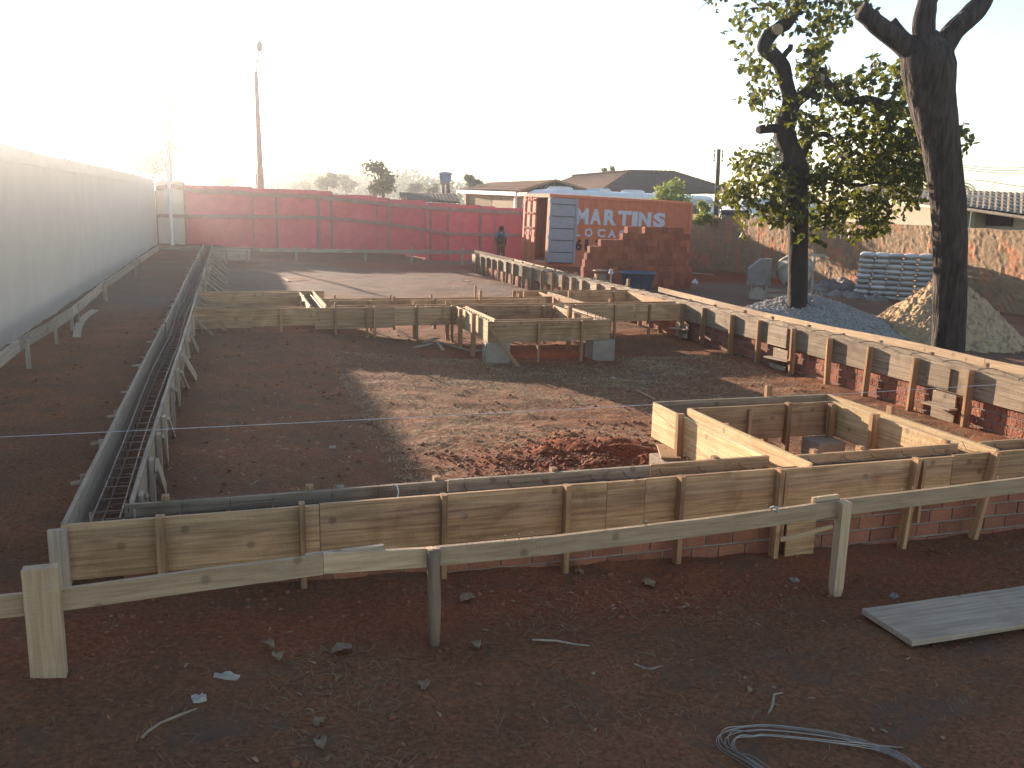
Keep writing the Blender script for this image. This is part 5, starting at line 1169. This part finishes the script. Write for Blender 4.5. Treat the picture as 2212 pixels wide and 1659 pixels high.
# broken brick at front
p=P(665*.54+0,2590*.54,-.5) if False else P(358,1408,-.50)
bk_=thing('broken_brick',(p.x,p.y,-.5),'half buried broken hollow brick on the soil left of the middle rail post','brick')
m=MB(); m.box((p.x-.1,p.y-.04,-.53),(p.x+.1,p.y+.05,-.455)); o=m.build('shell',CLAY,bk_); o.rotation_euler.z=-.12
m=MB(); m.box((p.x-.06,p.y-.046,-.51),(p.x+.06,p.y-.03,-.47)); m.build('cement_lump',MORT,bk_)
for k,(px,py,lb) in enumerate(((258,1380,'small red brick chip right of the thick left rail post'),(290,1385,'flat red brick chip left of the broken brick'))):
    p=P(px,py,-.48); m=MB(); m.tube([p+Vector((-.03,0,-.01)),p+Vector((.03,.01,.0))],[.025,.02],5,wob=.5,seed=k); tag(m.build('brick_chip',CLAY),lb,'brick chip')
p=P(1462,1205,-.585); m=MB(); m.lathe(p+Vector((-.03,0,.03)),[(.022,0),(.036,.1),(.039,.1),(.034,.09),(.02,.004)],16,Vector((1,.1,.25))); tag(m.build('plastic_cup',M('brown_cup',(.22,.14,.13),.4,spec=.5)),'crushed brownish plastic cup lying at the foot of the front footing','cup')
for k,(px,py,lb) in enumerate(((490,1464,'pale strip of torn packaging in the foreground left of centre'),(430,1512,'white scrap of paper on the foreground soil at left'),(718,968,'white scrap of paper on the dark interior soil'),(735,1053,'folded white scrap just behind the front formwork'),(1325,817,'pale scrap lying right of the straw patch edge'),(1218,1210,'grey mortar clod at the foot of the front footing'),(1715,1255,'pale grey clod between the right rail posts'),(1930,1290,'small pale clod above the grey plank'))):
    p=P(px,py,gz(P(px,py,-.55).x,P(px,py,-.55).y)); p=P(px,py,gz(p.x,p.y)); V=[];n=5
    sx,sy=(.055,.016) if k==0 else (.028,.02)
    for a in range(n+1):
        for b in range(n+1): u,v=a/n*2-1,b/n*2-1; V.append((u*sx,v*sy,.012+.02*noise.noise(Vector((u*1.5+k*4,v*1.5,k)))))
    for a in range(n+1):
        for b in range(n+1): V.append((V[a*(n+1)+b][0]*.9,V[a*(n+1)+b][1]*.9,-.003))
    N2=(n+1)**2; Fq=[(a*(n+1)+b,(a+1)*(n+1)+b,(a+1)*(n+1)+b+1,a*(n+1)+b+1) for a in range(n) for b in range(n)]
    for a in range(n): Fq+=[(a,a+1,a+1+N2,a+N2),(a*(n+1),a*(n+1)+N2,(a+1)*(n+1)+N2,(a+1)*(n+1)),((a+1)*(n+1)+n,(a+1)*(n+1)+n+N2,a*(n+1)+n+N2,a*(n+1)+n),((n)*(n+1)+a,n*(n+1)+a+N2,n*(n+1)+a+1+N2,n*(n+1)+a+1)]
    tag(link('scrap',mesh('scrap',V,Fq,MORT if k>4 else SCRAP),None,p,(0,0,U(-.4,.4))),lb,'clod' if k>4 else 'litter')
# dry leaves one can point at
LEAFB=M('dry_leaf_brown',(.36,.24,.14),.8,(.15,.10,.06),12,.7)
for k,(px,py,lb) in enumerate(((738,1408,'largest pale dry leaf left of the middle rail post'),(580,1397,'curled dry leaf right of the broken brick'),(600,1422,'small dry leaf below the curled one'),(1010,1296,'broad dry leaf right of the middle rail post'),(1028,1397,'round dry leaf beyond the foot of the middle post'),(1400,1263,'dry leaf on the reddish soil before the front footing'),(1250,1240,'small dry leaf near the front footing at centre'),(692,1612,'crumpled dry leaf at the bottom of the picture'),(690,1565,'dry leaf on bare soil low in the foreground'),(915,1485,'dry leaf low down right of the middle post foot'))):
    p=P(px,py,-.55); p=P(px,py,gz(p.x,p.y)+.006); V=[];Fq=[];n=9
    L_=.11 if k in(0,3,5) else .07; a=U(0,3)
    for i in range(n+1):
        t=i/n; w_=L_*.36*math.sin(math.pi*t)**.7+.001; zc=.02*math.sin(math.pi*t)*U(.6,1)
        for s in(-1,-.4,.4,1): V.append((t*L_-L_/2,s*w_*(1+.15*U(-1,1)),zc+.014*abs(s)*U(.3,1.6)))
    Fq=[(i*4+j,i*4+j+1,i*4+j+5,i*4+j+4) for i in range(n) for j in range(3)]
    o=link('dry_leaf',mesh('dry_leaf',V,Fq,LEAFB,True),None,p,(0,0,a)); sd2=o.modifiers.new('s','SOLIDIFY'); sd2.thickness=.0015; tag(o,lb,'dry leaf')
for k,(pts_,lb) in enumerate((([(307,1592),(318,1580),(345,1562),(385,1545),(425,1530)],'pale bent twig in the foreground at lower left'),([(1150,1382),(1200,1384),(1240,1392),(1275,1395)],'long dry twig lying in the foreground at centre'),([(1660,1540),(1668,1525),(1672,1500),(1690,1496)],'short bent twig above the wire coil'),([(1370,1435),(1400,1446),(1450,1436),(1500,1425)],'forked dry twig in the foreground right of centre'),([(1820,1595),(1880,1610),(1950,1615)],'brown stick beside the trailing end of the coil'))):
    pp=[P(x,y,gz(P(x,y,-.57).x,P(x,y,-.57).y)+.008) for x,y in pts_]; m=MB(); m.tube(pp,[.006]*(len(pp)-1)+[.003],6,wob=.4,seed=k); tag(m.build('twig',W_GREY),lb,'twig')
# straw and dry grass: uncountable
STR=M('straw',(.55,.42,.22),.8,(.30,.20,.10),3,1.0); 
def straw(name,label,n,f,l0,l1,w_,mat,lift=.5):
    V=[];Fq=[]; c=0
    while c<n:
        x,y=f(); 
        if x is None: continue
        z=gz(x,y); a=U(0,6.283); L_=U(l0,l1)*(.7 if y<3 else 1); el=abs(random.gauss(0,.16))*lift; d=Vector((math.cos(a)*math.cos(el),math.sin(a)*math.cos(el),math.sin(el))); s=Vector((-d.y,d.x,0)).normalized()*w_*U(.5,1.2); p=Vector((x,y,z+.003)); q=p+d*L_*.55; r=q+(d+Vector((U(-.3,.3),U(-.3,.3),-el*1.3))).normalized()*L_*.45
        k=len(V); V+=[p-s,p+s,q-s+Vector((0,0,.003)),q+s+Vector((0,0,.003)),r-s*.4,r+s*.4]; Fq+=[(k,k+1,k+3,k+2),(k+2,k+3,k+5,k+4)]; c+=1
    o=link(name,mesh(name,V,Fq,mat)); tag(o,label,'dry grass',kind='stuff'); return o
def f1():
    x,y=U(1.2,7.3),U(5.2,12.2)
    if rnd()>.9*max(0,.35+noise.noise(Vector((x*1.1,y*1.1,0)))*1.2)+.25*sm(3,1,abs(y-9.5)): return None,None
    if gauss(x,y,3.0,6.9,.9,.75)>.45 and rnd()<.8: return None,None
    return x,y
straw('straw_litter','dry straw litter strewn over the soil inside the formwork',24000,f1,.03,.11,.0024,STR,1.6)
def f2():
    x,y=U(-2.5,7),U(1.6,4.6)
    if rnd()>.15+max(0,noise.noise(Vector((x*1.3,y*1.3,4))))*1.6: return None,None
    return x,y
straw('dry_grass','thin dry grass blades scattered over the foreground soil',8000,f2,.02,.10,.0012,M('dull_straw',(.40,.27,.155),.85,(.16,.10,.06),3,1.0),.9)
straw('leaf_fragments','small pale fragments of dry leaves on the foreground soil',240,f2,.015,.05,.009,M('leaf_fragment',(.40,.25,.13),.85,(.17,.10,.05),3,1.0),.9)
def f3():
    x,y=U(-1,7.3),U(5,33); return x,y
straw('chaff','sparse chips and straw over the rear soil',3500,f3,.03,.10,.004,STR,.4)
def f4():
    x,y=U(8.7,12),U(6.2,10.5)
    if noise.noise(Vector((x*1.5,y*1.5,9)))<-.05: return None,None
    return x,y
straw('dead_leaves','dead leaf litter behind the right rail',2500,f4,.05,.14,.02,M('leaf_litter',(.28,.19,.10),.9,(.14,.09,.05),3,1.0),.8)
# crumbs of soil and pebbles: uncountable
V=[];Fq=[];c=0
while c<9000:
    if rnd()<.45: x,y=U(-2.4,7),U(1.5,4.7); r_=abs(random.gauss(0,.006))+.002
    elif rnd()<.5: x,y=random.gauss(2.9,.65),random.gauss(6.8,.55); r_=abs(random.gauss(0,.010))+.003
    else: x,y=U(-2.4,7.4),U(5,15); r_=abs(random.gauss(0,.009))+.003
    if rnd()>.25+1.6*max(0,noise.noise(Vector((x*1.4,y*1.4,6)))): continue
    z=gz(x,y); k=len(V); fl=U(.5,.9); c+=1
    for a,b_,d in ico: V.append((x+a*r_*U(.7,1.2),y+b_*r_*U(.7,1.2),z+r_*.25+d*r_*fl*U(.8,1.1)))
    Fq+=[(a+k,b_+k,d+k) for a,b_,d in icf]
SOILC=M('soil_crumb',(.27,.095,.048),.97,(.16,.065,.038),2,1.0,bump=.3); tag(link('soil_crumbs',mesh('soil_crumbs',V,Fq,SOILC)),'loose crumbs of red soil over the ground','soil',kind='stuff')
# ================================================================== HAZE
if HAZE>0:
    m=MB(); m.box((-520,-58,-5),(560,560,17)); hz=m.build('haze',None); hm=bpy.data.materials.new('haze_air'); hm.use_nodes=True; n=hm.node_tree.nodes; n.remove(n['Principled BSDF'])
    v=n.new('ShaderNodeVolumePrincipled'); v.inputs['Color'].default_value=(.90,.95,1,1); v.inputs['Density'].default_value=HAZE; v.inputs['Anisotropy'].default_value=.90
    hm.node_tree.links.new(v.outputs[0],n['Material Output'].inputs['Volume']); hz.data.materials.append(hm); tag(hz,'pale haze filling the air over the whole site','haze',kind='stuff')
